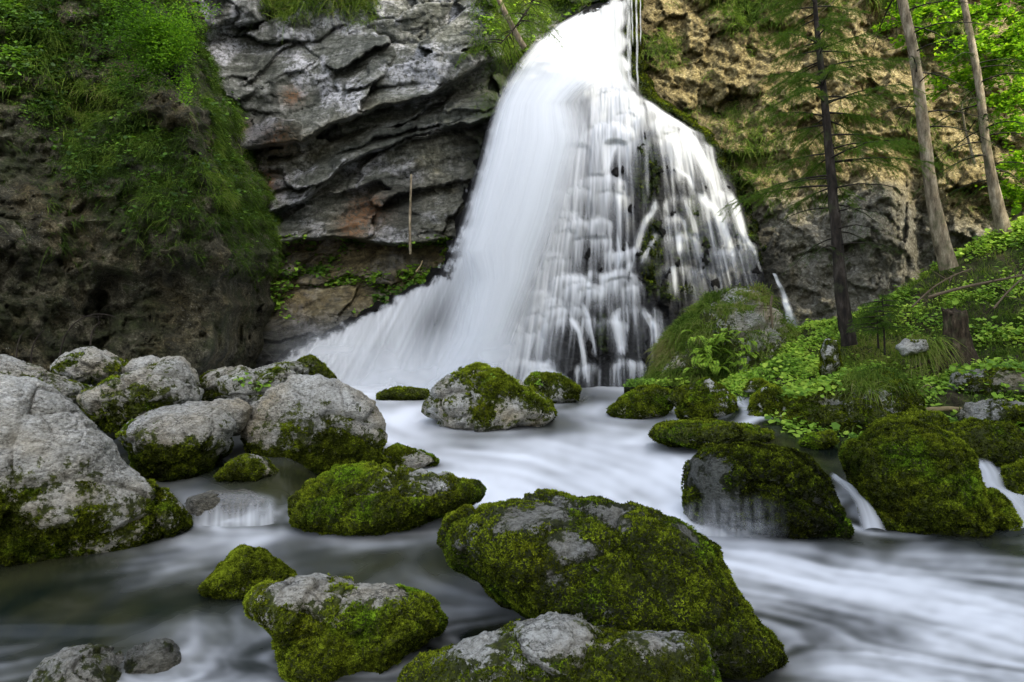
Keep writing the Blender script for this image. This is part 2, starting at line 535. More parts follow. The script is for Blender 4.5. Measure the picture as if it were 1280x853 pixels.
# (px, py, foam)
FOAM = [
 # plunge pool and main current
 (420, 492, .8), (480, 500, .75), (560, 490, .9), (700, 500, .55), (760, 492, .55), (820, 496, .6), (740, 510, .7), (790, 530, .8), (720, 540, .85),
 (500, 520, .9), (520, 545, .92), (560, 560, .8), (590, 552, .6), (620, 575, .95), (680, 570, .95), (740, 570, .95), (800, 570, .95), (830, 600, .98), (500, 505, .5), (850, 560, .7), (640, 600, .95),
 (560, 580, .9), (640, 545, .8), (700, 530, .55),
 (760, 605, .95), (840, 640, .9), (880, 660, .85), (930, 690, .9), (990, 705, .92), (1050, 730, .92), (1120, 745, .9), (1200, 765, .86), (1290, 800, .75),
 (1080, 705, .75), (1150, 692, .62), (1220, 705, .6), (1290, 715, .6), (1000, 685, .45), (1040, 680, .25), (960, 670, .5), (920, 660, .6),
 (1090, 657, .65), (1130, 664, .5), (1180, 672, .08), (1240, 680, .05), (1280, 668, .3), (1210, 662, .1), (1110, 680, .15), (1290, 690, .12),
 (930, 740, .62), (960, 770, .5), (1000, 760, .42), (1060, 775, .42), (1110, 790, .5), (1000, 800, .62), (1060, 825, .8), (1150, 830, .8), (1250, 835, .72), (1000, 835, .6), (930, 850, .3), (1180, 795, .72), (1280, 850, .6),
 (880, 690, .75), (910, 715, .68), (1100, 760, .7), (1040, 750, .68),
 # between the middle boulders
 (630, 625, .8), (580, 635, .75), (545, 645, .75), (510, 655, .75), (460, 668, .7), (400, 672, .65), (340, 668, .62), (290, 662, .6), (240, 675, .5), (300, 655, .6), (350, 650, .2),
 (520, 675, .5), (540, 690, .1), (480, 692, .12), (560, 710, .12), (420, 692, .2), (390, 690, .15), (460, 705, .2), (530, 725, .2), (590, 745, .3), (600, 765, .45), (560, 760, .3), (620, 780, .4), (640, 775, .35), (575, 790, .35), (520, 808, .5), (470, 830, .55), (420, 850, .55), (560, 795, .3),
 # left pools
 (330, 605, .12), (380, 603, .08), (280, 600, .12), (230, 600, .3), (215, 610, .2), (350, 590, .35), (290, 617, .2), (250, 622, .35), (310, 622, .3), (350, 620, .15), (250, 645, .6), (300, 645, .6), (280, 632, .45), (330, 640, .45), (230, 650, .4),
 (200, 690, .4), (170, 715, .3), (130, 735, .15), (230, 715, .35), (260, 690, .45), (320, 690, .42), (60, 705, .03), (20, 730, .03), (90, 760, .03), (30, 760, .03), (180, 760, .03), (240, 750, .08), (230, 735, .15), (-40, 740, .02), (60, 778, .05), (10, 792, .10), (110, 782, .07), (170, 780, .10), (120, 715, .12),
 (200, 790, .25), (260, 785, .35), (300, 775, .35), (330, 810, .28), (320, 790, .3), (250, 815, .4), (160, 795, .15), (100, 795, .12), (40, 815, .25), (0, 830, .3), (200, 845, .6), (280, 842, .6), (340, 850, .5), (60, 850, .2), (-40, 860, .2), (340, 770, .15),
 # cascades on the right
 (930, 480, .5), (915, 505, .6), (925, 490, .7), (900, 520, .6), (840, 505, .5), (960, 480, .3), (1020, 545, .1), (1010, 560, .1), (960, 560, .2), (1060, 580, .15), (1090, 620, .6), (1230, 585, .6), (1260, 575, .6), (1235, 610, .6), (1275, 640, .7), (1200, 600, .3), (1160, 560, .1), (1280, 600, .5),
 (880, 560, .55), (860, 600, .9), (880, 625, .6), (700, 900, .3), (300, 950, .4), (1100, 950, .6), (1400, 760, .6), (1400, 900, .6), (-150, 800, .1),
]


def build_water():
    xs, ys_ = np.arange(-500, 1901, 2.5), np.arange(446, 1201, 2.5)
    nx, ny = len(xs), len(ys_)
    x, y = [q.ravel() for q in np.meshgrid(xs, ys_)]
    Y = water_Y(x, y)
    p = P(x, y, Y)
    # foam carried by the current (density is a function of place on the stream)
    pts = np.array(FOAM)
    num = np.zeros(len(x)); den = np.zeros(len(x))
    for fx, fy, fv in pts:
        k = 1.0 / (((x - fx) / 1.6) ** 2 + ((y - fy) * 1.6) ** 2 + 60.0) ** 2.4
        num += k * fv; den += k
    foam = num / den

    def blur(a, sx, sy):
        a = a.reshape(ny, nx)
        for ax, sg in ((1, sx), (0, sy)):
            n_ = a.shape[ax]; pad = int(3 * sg)
            kf = np.exp(-0.5 * (np.arange(-pad, pad + 1) / sg) ** 2); kf /= kf.sum()
            b_ = np.pad(a, [(pad, pad) if q == ax else (0, 0) for q in (0, 1)], "edge")
            a = sum(kf[q] * np.take(b_, np.arange(q, q + n_), ax) for q in range(2 * pad + 1))
        return a.ravel()
    foam = blur(foam, 6.0, 3.5) * np.interp(y, [480, 560, 640, 700], [.93, .88, .92, 1.0])
    # flow direction: from a coarse set of arrows (px, py, dx, dy), then line-integral streaks
    FL = [(500, 520, .8, .6), (600, 570, 1, .15), (750, 560, .9, .5), (840, 620, .6, .8), (950, 690, .9, .45), (1100, 740, .95, .3), (1250, 800, .95, .35), (1050, 800, .9, .3), (560, 640, -1, .2), (420, 670, -1, .1), (270, 670, -.9, .4), (150, 730, -.8, .5), (280, 790, .2, 1), (560, 740, .7, .7), (500, 820, -.8, .5), (200, 845, -1, .1), (80, 760, -.9, .1), (300, 640, 0, 1), (1200, 680, 1, .05), (760, 495, 1, .15), (1090, 620, .4, 1), (900, 510, -.3, 1), (640, 770, .6, .8)]
    dx = np.zeros(len(x)); dy = np.zeros(len(x))
    for fx, fy, a, b in FL:
        k = 1.0 / (((x - fx)) ** 2 + ((y - fy) * 1.6) ** 2 + 900.0) ** 1.5
        dx += k * a; dy += k * b
    halo = np.zeros(len(x)); wake = np.zeros(len(x))
    l = np.hypot(dx, dy) + 1e-9
    dx /= l; dy /= l
    for rx0, ry0, ra, rb_ in ROCKS:
        m = (np.abs(x - rx0) < ra * 2.2 + 30) & (np.abs(y - ry0) < rb_ * 3 + 40)
        if not m.any() or ry0 < 470:
            continue
        ux, uy = (x[m] - rx0) / (ra + 6), (y[m] - ry0) / (rb_ + 6)
        d_ = np.hypot(ux, uy) + 1e-6
        gx_, gy_ = ux / (ra + 6), uy / (rb_ + 6)
        g_ = np.hypot(gx_, gy_) + 1e-12
        gx_, gy_ = gx_ / g_, gy_ / g_
        dot = dx[m] * gx_ + dy[m] * gy_
        k_ = np.exp(-np.clip(d_ - 1, 0, 9) / 0.45)
        dx[m] -= k_ * dot * gx_; dy[m] -= k_ * dot * gy_
        ring = np.exp(-((d_ - 1.12) / 0.16) ** 2)
        halo[m] = np.maximum(halo[m], ring * np.clip(-dot, 0, 1))
        wake[m] = np.maximum(wake[m], np.exp(-np.clip(d_ - 1, 0, 9) / 0.35) * np.clip(dot + .1, 0, 1))
    l = np.hypot(dx, dy) + 1e-9
    dx /= l; dy /= l
    gx, gy = x.copy(), y.copy()
    lic = np.zeros(len(x))
    DX = dx.reshape(ny, nx); DY = dy.reshape(ny, nx)
    for s in range(22):
        lic += perlin(np.stack([gx / 16, gy / 6.5, np.zeros_like(gx)], 1), 3)
        ix = np.clip(((gx + 500) / 2.5).astype(int), 0, nx - 1); iy = np.clip(((gy - 446) / 2.5).astype(int), 0, ny - 1)
        gx = gx - DX[iy, ix] * 7; gy = gy - DY[iy, ix] * 4.2
    lic = blur(lic, 1.2, 0.9)
    lic = lic / lic.std()
    big = fbm(np.stack([x / 130, y / 45, 0 * x], 1), 3, 9)
    amp = np.clip(foam * (1.25 - foam) * 2.6, 0.12, 1)
    f2 = np.clip(foam * (1 - 0.42 * wake) + 0.16 * halo * np.clip(foam * 2, 0, 1) + 0.085 * lic * amp + 0.24 * big * amp, 0.0, 1)
    f2 = ss(0.02, 1.0, f2) * 0.6 + 0.4 * f2
    # silky swell of the surface
    p[:, 2] += (0.002 * lic * np.clip(foam, .15, 1) + 0.05 * big * np.clip(foam, .1, 1)) * np.clip(Y / 6, .5, 1.3)
    o = mesh_obj("water", p, grid_faces(nx, ny), M_STREAM, attrs={"foam": f2})
    tag(o, "silky white and dark green stream running between the boulders", "stream", kind="structure")


# ------------------------------------------------------------------ boulders
def cube_sphere(n):
    g = np.linspace(-1, 1, n)
    g = np.tan(g * math.pi / 4)
    a, b = np.meshgrid(g, g)
    a, b = a.ravel(), b.ravel(); o = np.ones_like(a)
    V, Fc, off = [], [], 0
    base = grid_faces(n, n)
    for q in ([o, a, b], [-o, -a, b], [-a, o, b], [a, -o, b], [-b, a, o], [b, a, -o]):
        V.append(unit(np.stack(q, 1))); Fc.append(base + off); off += n * n
    V = np.concatenate(V); Fc = np.concatenate(Fc)
    key = np.round(V * 1e5).astype(np.int64)
    _, first, inv = np.unique(key, axis=0, return_index=True, return_inverse=True)
    return V[first], inv.ravel()[Fc]


_CS = {}
BOULDERS = {}
ROCKS = []


def moss_tufts(o, v, f, w, n, size, seed, mt=0.0, name="moss"):
    """Leafy moss cushions: n little three-bladed sprigs grown out of the mossy faces."""
    p, nn, idx = scatter(v, f, n, w)
    if not len(p):
        return None
    keepm = w[f[idx]].mean(1) > 0.35
    p, nn = p[keepm], nn[keepm]
    n = len(p)
    cl = fbm(p * (0.10 / size), 3, seed) * 0.5 + fbm(p * (0.02 / size), 3, seed + 5) * 0.55
    s = size * (0.6 + 0.8 * rng.random(n)) * (1 + 0.5 * cl)
    p = p + nn * (np.clip(cl, -0.3, 0.6) * size * 1.2)[:, None]
    f1, _, _, _, rc = worley(p / (size * 3.6), seed)
    cush = 1 - np.clip(f1 / 0.75, 0, 1)
    p = p + nn * (cush * size * 0.6)[:, None]
    tint = np.clip(0.22 + mt + 0.50 * cl + 0.42 * cush + 0.22 * (rc - .5) + 0.20 * np.clip(nn[:, 2], -.6, 1) + 0.28 * fbm(p * 1.6, 3, seed + 21) + rng.normal(0, 0.12, n), 0, 1)  # crests and upward faces tinted lighter, hollows darker: light put into the colour
    V, Tn = [], []
    for k in range(3):
        d = unit(nn * 0.75 + rand_unit(n) * 0.9)
        side = unit(np.cross(d, rand_unit(n)))
        a = p - side * (s * 0.28)[:, None]
        b = p + side * (s * 0.28)[:, None]
        c = p + d * s[:, None]
        V += [a, b, c]
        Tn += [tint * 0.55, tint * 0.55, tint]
    V = np.stack(V, 1).reshape(-1, 3); Tn = np.stack(Tn, 1).ravel()
    F = np.arange(len(V)).reshape(-1, 3)
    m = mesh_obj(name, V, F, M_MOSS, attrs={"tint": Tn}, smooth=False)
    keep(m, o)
    return m


def boulder(outline, label, depth=None, moss=(0.5, 0.0, 0.5), Y=None, res=None, rough=1.0, tufts=0, tsize=None, seed=0, ext=1.35, wetline=None, bare=(), group=None, name="boulder", kx=0.8, mt=0.0):
    pl = np.array(outline, float)
    wl = pl[:, 1].max()                       # water line of the visible outline
    top = pl[:, 1].min()
    cx, cy = (pl[:, 0].min() + pl[:, 0].max()) / 2, top + (wl - top) * 0.6
    wpx = np.ptp(pl[:, 0])
    # star-shaped radius from the outline
    nth = 720
    th = np.linspace(-math.pi, math.pi, nth, endpoint=False)
    q = np.vstack([pl, pl[:1]])
    r = np.zeros(nth)
    c, s = np.cos(th), -np.sin(th)
    for a, b in zip(q[:-1], q[1:]):
        ex, ey = b - a
        det = c * (-ey) + s * ex
        wx, wy = a[0] - cx, a[1] - cy
        with np.errstate(divide="ignore", invalid="ignore"):
            tt = (wx * (-ey) + wy * ex) / det
            uu = (c * wy - s * wx) / det
        ok = (np.abs(det) > 1e-9) & (uu >= -1e-6) & (uu <= 1 + 1e-6) & (tt > 0)
        r = np.where(ok, np.maximum(r, tt), r)
    r[r == 0] = np.median(r)
    ker = np.hanning(13); ker /= ker.sum()
    r = np.convolve(np.concatenate([r[-12:], r, r[:12]]), ker, "same")[12:-12]
    r = r * (1 + (ext - 1) * ss(0.1, 0.9, -np.sin(th)))
    Yw = float(water_Y(cx, wl))
    wid = wpx / F0 * (Y or Yw)
    if depth is None:
        depth = 0.42 * wid
    if Y is None:
        Y = Yw + 0.7 * depth
    # frame across the line of sight
    C = P(cx, cy, Y)
    d = unit(C - CAM)
    # points of the outline on the plane through C
    n = res or int(np.clip(wpx / 3.2, 14, 110))
    if n not in _CS:
        _CS[n] = cube_sphere(n)
    S, Fc = _CS[n]
    Rv = unit(np.cross(d, [0, 0, 1.0])); Uv = np.cross(Rv, d)
    sx, sy, sz = S @ np.array([1, 0, 0]), S @ np.array([0, 0, 1]), S @ np.array([0, 1, 0])
    rho = np.hypot(sx, sy)
    ang = np.arctan2(sy, sx)
    rr = np.interp(ang, np.concatenate([th, [math.pi]]), np.concatenate([r, r[:1]]))
    g = rho ** kx
    opx = cx + rr * g * np.cos(ang); opy = cy - rr * g * np.sin(ang)
    rdir = ray(opx, opy)
    tpl = ((C - CAM) @ d) / (rdir @ d)
    v = CAM + rdir * tpl[:, None] + d * (np.sign(sz) * np.abs(sz) ** 0.75 * depth)[:, None]
    # facets, cracks and grain
    nn = normals(v, Fc)
    if ((v - C) * nn).sum(1).mean() < 0:
        Fc = Fc[:, ::-1]; nn = -nn
    sc = max(wid, 0.15)
    off = seed * 3.7 + cx * 0.013
    lp = v / sc
    fc, edge, _ = facets(lp * 2.6 + off, seed)
    fc2, edge2, _ = facets(lp * 7.0 + off, seed + 3)
    amp = sc * rough * 0.095
    dsp = amp * (0.55 * fc + 0.17 * fc2 - 0.22 * np.exp(-(edge / 0.05) ** 2) - 0.1 * np.exp(-(edge2 / 0.06) ** 2) + 0.5 * fbm(lp * 3.1 + off, 6, seed, 0.6))
    dsp += 0.022 * rough * fbm(v * 9, 4, seed + 7)
    ta = 0.5 + 0.35 * math.sin(seed * 2.1)
    lay = np.stack([lp[:, 0] * math.cos(ta) + lp[:, 2] * math.sin(ta), lp[:, 1], (-lp[:, 0] * math.sin(ta) + lp[:, 2] * math.cos(ta)) * 3.6], 1)
    dsp += amp * 0.30 * fbm(lay * 2.6 + off, 5, seed + 11, 0.6, ridged=True)
    v = v + nn * dsp[:, None]
    px, py = proj(v)
    ab = np.arctan2(-(py - cy), px - cx); rb = np.hypot(px - cx, py - cy)
    nb = 60
    bi = ((ab + math.pi) / (2 * math.pi) * nb).astype(int) % nb
    mx = np.zeros(nb); np.maximum.at(mx, bi, rb)
    tgt = np.interp((np.arange(nb) + .5) / nb * 2 * math.pi - math.pi, np.concatenate([th, [math.pi]]), np.concatenate([r, r[:1]]))
    rat = np.where(mx > 0, mx / tgt, 1.0)
    rat = np.convolve(np.concatenate([rat[-2:], rat, rat[:2]]), np.ones(5) / 5, "valid")
    rv = np.interp(ab, np.concatenate([[-math.pi - math.pi / nb], (np.arange(nb) + .5) / nb * 2 * math.pi - math.pi, [math.pi + math.pi / nb]]), np.concatenate([rat[-1:], rat, rat[:1]])) * 0.985
    npx, npy = cx + (px - cx) / rv, cy + (py - cy) / rv
    v = CAM + ray(npx, npy) * (((v - CAM) @ FWD) / F0)[:, None]
    px, py = npx, npy
    ROCKS.append((cx, wl - 0.18 * (wl - top), wpx / 2, max(0.22 * (wl - top), 6)))
    hv = (py - top) / max(wl - top, 1)
    bias, slope, na = moss
    mn = fbm(lp * 2.2 + off + 9, 5, seed + 2, 0.6)
    nz = normals(v, Fc)[:, 2]
    mo = 0.07 + bias + slope * hv + na * mn + 0.12 * nz
    for bx, by, br in bare:
        mo -= 0.5 * np.exp(-(((px - bx) ** 2 + ((py - by) * 1.2) ** 2) / br ** 2)) * (0.7 + 0.9 * fbm(lp * 9 + off, 4, seed + 4))
    zw = P(px, np.maximum(py, 450), water_Y(px, np.maximum(py, 450)))[:, 2]
    wet = ss(0.94, 1.06, hv) * 0.9
    wet = np.maximum(wet, 0.17 if wetline is None else wetline)
    mo = np.clip(mo, 0, 1)
    o = mesh_obj(name, v - C, Fc, M_BOULDER, attrs={"moss": mo, "wet": wet})
    o.location = C
    tag(o, label, "boulder", group)
    if tufts:
        front = ((v - CAM) * nn).sum(1) < 0.25 * np.linalg.norm(v - CAM, axis=1)
        w = np.clip((mo - 0.38) * 2.6, 0, 1) * front * (1 - ss(0.97, 1.08, hv))
        moss_tufts(o, v, Fc, w, tufts, tsize or 0.0030 * Y, seed, mt)
    BOULDERS[label] = (o, v, Fc, mo)
    return o


def build_boulders():
    b = boulder
    # left heap
    b([(-90, 500), (-40, 468), (0, 466), (42, 470), (75, 488), (110, 518), (140, 552), (165, 588), (200, 603), (228, 625), (243, 658), (200, 672), (130, 684), (60, 693), (0, 697), (-90, 697)],
      "huge pale grey boulder filling the left edge with a mossy foot", depth=0.75, moss=(-0.28, 0.95, 0.55), tufts=30000, seed=1, rough=0.7, wetline=0.0)
    b([(-60, 470), (-30, 438), (0, 441), (40, 455), (90, 474), (135, 492), (120, 508), (60, 505), (-50, 500)], "flat grey slab lying behind the huge pale boulder", Y=8.6, depth=0.6, moss=(0.05, 0.3, 0.5), seed=2, tufts=1500)
    b([(60, 462), (72, 446), (95, 436), (115, 433), (140, 441), (158, 452), (167, 466), (150, 477), (80, 476)], "rounded grey boulder furthest left on top of the heap", Y=10.4, depth=0.7, moss=(0.12, 0.4, 0.6), seed=3, tufts=1500)
    b([(150, 462), (165, 449), (190, 444), (207, 451), (214, 470), (160, 476)], "small pale grey rock wedged between two larger rocks of the heap", Y=10.6, depth=0.4, moss=(0.0, 0.2, 0.5), seed=4)
    b([(88, 498), (125, 478), (165, 464), (195, 453), (212, 442), (232, 447), (250, 472), (256, 500), (225, 515), (185, 528), (148, 537), (110, 515)], "long tilted grey boulder with mossy lower side in the heap", Y=8.6, depth=0.7, moss=(0.06, 0.62, 0.6), seed=5, tufts=6000)
    b([(242, 480), (255, 464), (300, 456), (316, 461), (350, 452), (381, 451), (390, 468), (372, 490), (330, 508), (252, 504)], "low grey boulder with a sprig of green leaves behind the heap", Y=9.9, depth=0.7, moss=(0.14, 0.45, 0.6), seed=6, tufts=4000)
    b([(371, 452), (388, 444), (404, 455), (420, 474), (395, 482), (375, 470)], "little moss covered rock right in front of the white spray", Y=10.8, depth=0.35, moss=(0.6, 0.1, 0.5), seed=7, tufts=1500)
    b([(248, 512), (270, 499), (300, 498), (317, 508), (310, 530), (290, 540), (255, 528)], "pale flat rock squeezed between the two round mossy boulders", Y=8.3, depth=0.4, moss=(-0.1, 0.3, 0.4), seed=8)
    b([(143, 542), (165, 524), (195, 511), (250, 500), (283, 505), (294, 528), (291, 562), (255, 586), (205, 600), (172, 582)], "grey topped mossy boulder in the middle of the left heap", Y=7.7, depth=0.6, moss=(-0.04, 0.95, 0.6), seed=9, tufts=9000)
    b([(299, 540), (312, 510), (335, 488), (365, 470), (398, 467), (440, 483), (474, 508), (485, 545), (474, 576), (400, 588), (345, 582), (310, 562)], "big round grey boulder with moss skirt beside the white current", depth=0.62, moss=(-0.22, 1.0, 0.5), seed=10, tufts=14000, rough=0.8)
    b([(268, 598), (288, 576), (312, 567), (332, 572), (349, 594), (320, 600)], "small mossy cap of rock poking out of the left pool", depth=0.25, moss=(0.25, 0.5, 0.5), seed=11, tufts=3000)
    b([(222, 650), (232, 622), (262, 613), (310, 612), (340, 622), (350, 650), (340, 664), (230, 664)], "smooth submerged rock under the thin left cascade", depth=0.42, Y=7.0, moss=(0.1, 0.2, 0.5), seed=12, wetline=0.8, rough=0.6)
    # mid stream
    b([(356, 655), (362, 625), (390, 598), (425, 582), (455, 578), (500, 584), (560, 591), (605, 602), (621, 618), (595, 634), (540, 648), (460, 664), (400, 666)],
      "long low moss covered boulder in midstream left of the largest one", depth=0.6, moss=(0.62, 0.1, 0.55), bare=[(505, 590, 40), (560, 596, 30)], seed=13, tufts=26000, mt=0.05)
    b([(462, 577), (480, 562), (497, 556), (525, 563), (553, 578), (525, 586), (480, 588)], "small yellow mossed rock behind the long low boulder", depth=0.3, moss=(0.4, 0.1, 0.6), seed=14, tufts=4000)
    b([(538, 672), (555, 648), (600, 628), (650, 618), (690, 616), (745, 621), (815, 637), (857, 655), (895, 685), (912, 715), (945, 765), (988, 826), (930, 842), (840, 826), (760, 790), (690, 782), (640, 772), (596, 735), (556, 700)],
      "largest boulder, dark and moss covered with grey scars, centre foreground", depth=0.95, moss=(0.58, 0.12, 0.5), bare=[(690, 640, 34), (640, 655, 26), (715, 680, 30), (770, 645, 30), (690, 725, 16), (870, 660, 26)], seed=15, tufts=80000, wetline=0.68, mt=-0.05, rough=0.75)
    b([(484, 880), (500, 840), (545, 810), (620, 784), (675, 770), (710, 766), (745, 777), (790, 788), (845, 781), (882, 800), (903, 845), (912, 900), (800, 930), (560, 930)],
      "pale crested boulder cut off by the bottom edge", Y=3.3, depth=0.5, mt=-0.06, wetline=0.25, moss=(0.30, 0.5, 0.6), bare=[(690, 785, 36), (600, 805, 26), (830, 796, 30)], seed=16, tufts=32000, rough=0.8, ext=1.1)
    b([(300, 752), (312, 738), (345, 724), (400, 717), (450, 727), (510, 733), (548, 752), (563, 782), (540, 802), (480, 826), (400, 848), (362, 836), (338, 795)],
      "bright green mossy boulder at the lower left with pale crest", depth=0.5, moss=(0.5, 0.25, 0.5), bare=[(400, 728, 50), (470, 738, 30), (370, 735, 25)], seed=17, tufts=36000, mt=0.08)
    b([(247, 740), (272, 710), (300, 683), (328, 688), (352, 704), (374, 720), (350, 744), (290, 746)], "pointed mossy rock touching the bright green boulder", depth=0.3, moss=(0.6, 0.1, 0.5), seed=18, tufts=14000)
    b([(28, 860), (50, 828), (85, 808), (125, 804), (150, 812), (165, 850), (160, 880), (60, 890)], "wet pale rock half under water in the bottom left corner", Y=4.05, depth=0.4, moss=(0.2, 0.3, 0.6), seed=19, wetline=0.5, rough=0.9)
    b([(150, 845), (160, 812), (190, 800), (215, 798), (240, 830), (230, 850)], "small drowned rock beside the wet pale rock", Y=4.24, depth=0.25, moss=(0.15, 0.2, 0.6), seed=20, wetline=0.85)
    # behind the current
    b([(522, 512), (545, 480), (572, 461), (598, 456), (622, 464), (655, 478), (690, 503), (698, 520), (675, 532), (600, 537), (555, 530)], "brown and green boulder standing below the white veil", depth=0.95, moss=(0.5, -0.1, 0.7), seed=21, tufts=9000)
    b([(655, 478), (668, 467), (700, 469), (727, 486), (722, 500), (690, 504), (660, 500)], "mossy rock just right of the brown and green boulder", depth=0.5, moss=(0.5, 0.0, 0.6), seed=22, tufts=3000)
    b([(466, 496), (485, 486), (515, 484), (540, 490), (530, 500), (480, 501)], "flat mossy stone left of the brown and green boulder", depth=0.4, moss=(0.7, 0.0, 0.3), seed=23, tufts=2000)
    b([(756, 516), (775, 498), (800, 484), (822, 482), (838, 490), (842, 508), (828, 520), (780, 524)], "dark mossy rock in the rapids right of midstream", depth=0.5, moss=(0.6, 0.0, 0.5), seed=24, tufts=4500)
    b([(832, 500), (845, 485), (866, 484), (872, 498), (850, 508)], "little mossy stone behind the dark mossy rock", depth=0.25, Y=13.2, moss=(0.6, 0, 0.4), seed=25, tufts=900)
    b([(847, 517), (855, 494), (868, 478), (885, 473), (905, 484), (921, 503), (918, 520), (880, 526)], "round brownish rock left of the little rapids", depth=0.45, moss=(0.46, 0.15, 0.8), seed=26, tufts=4500)
    b([(806, 544), (816, 528), (870, 523), (930, 530), (983, 545), (975, 556), (900, 560), (830, 557)], "low flat bed of mossy rock under the rapids", depth=0.8, moss=(0.72, 0.0, 0.4), seed=27, tufts=9000)
    b([(932, 525), (940, 498), (955, 484), (970, 482), (985, 500), (990, 530), (960, 545)], "pale flecked mossy rock right of the little rapids", Y=11.6, depth=0.45, moss=(0.44, 0.1, 0.8), seed=28, tufts=3500)
    b([(965, 545), (975, 505), (1010, 488), (1060, 470), (1105, 463), (1140, 478), (1158, 512), (1160, 540), (1100, 552), (1030, 560)], "broad mossy mound topped with tufts of grass", Y=11.1, depth=0.9, moss=(0.55, 0.1, 0.6), seed=29, tufts=16000)
    b([(856, 650), (855, 590), (866, 568), (885, 558), (945, 554), (995, 562), (1020, 580), (1040, 605), (1055, 640), (1062, 668), (1000, 668), (920, 662)], "dark wet mossy boulder with water sliding over its left side", depth=0.6, moss=(0.62, 0.0, 0.35), seed=30, tufts=20000, wetline=1.0, mt=-0.27, bare=[(885, 590, 30), (915, 640, 36)])
    b([(1066, 612), (1048, 564), (1078, 540), (1110, 526), (1150, 527), (1190, 545), (1216, 566), (1226, 602), (1234, 640), (1225, 660), (1160, 664), (1108, 660), (1088, 642)], "big dome of dark moss at the right between two little falls", depth=0.62, moss=(0.72, 0.0, 0.35), seed=31, tufts=30000, mt=-0.05)
    b([(1215, 655), (1222, 618), (1240, 612), (1256, 622), (1274, 654), (1250, 662)], "small bright mossy rock at the foot of the mossy dome", depth=0.22, moss=(0.8, 0, 0.3), seed=32, tufts=4000)
    b([(1247, 605), (1255, 585), (1280, 577), (1320, 590), (1330, 625), (1270, 624)], "mossy rock cut off by the right edge beside the little fall", Y=7.6, depth=0.4, moss=(0.65, 0, 0.4), seed=33, tufts=4000)
    b([(1160, 560), (1175, 535), (1215, 524), (1265, 530), (1292, 552), (1285, 580), (1220, 584)], "yellow green mossy rock behind the mossy dome", Y=8.8, depth=0.6, moss=(0.65, 0, 0.5), seed=34, tufts=9000)
    b([(1070, 548), (1090, 527), (1130, 516), (1175, 516), (1190, 535), (1150, 552)], "low mossy rock between the mound and the mossy dome", Y=9.4, depth=0.5, moss=(0.7, 0, 0.4), seed=35, tufts=5000)
    b([(1195, 522), (1205, 505), (1240, 498), (1300, 505), (1310, 535), (1220, 540)], "grey flecked rock covered in leaf litter at the right edge", Y=9.8, depth=0.5, moss=(0.30, 0.2, 0.8), seed=36, tufts=3000, wetline=0.4)
    b([(1000, 555), (1010, 545), (1040, 540), (1048, 552), (1020, 560)], "small flat mossy stone below the broad mound", Y=9.6, depth=0.3, moss=(0.7, 0, 0.3), seed=37, tufts=1200)
    b([(1180, 492), (1188, 466), (1230, 460), (1300, 463), (1310, 492), (1230, 498)], "grey slab of rock under the bank at the right edge", Y=11.2, depth=0.6, moss=(0.25, 0.2, 0.7), seed=38, tufts=1800, wetline=0.45, rough=0.5)
    b([(1118, 434), (1130, 424), (1158, 425), (1162, 438), (1130, 444)], "bare grey stone on the green bank near the stump", Y=12.2, depth=0.35, moss=(0.15, 0.2, 0.7), seed=39, tufts=300)
    b([(1025, 440), (1032, 424), (1046, 425), (1050, 455), (1030, 468)], "upright grey rock beside the foot of the dark spruce", Y=12.2, depth=0.35, moss=(0.4, 0.1, 0.7), seed=40, tufts=700)
    b([(930, 489), (938, 476), (950, 474), (962, 482), (955, 490)], "dark wet stone in the middle of the little rapids", Y=12.9, depth=0.2, moss=(0.5, 0, 0.5), seed=41, tufts=500)


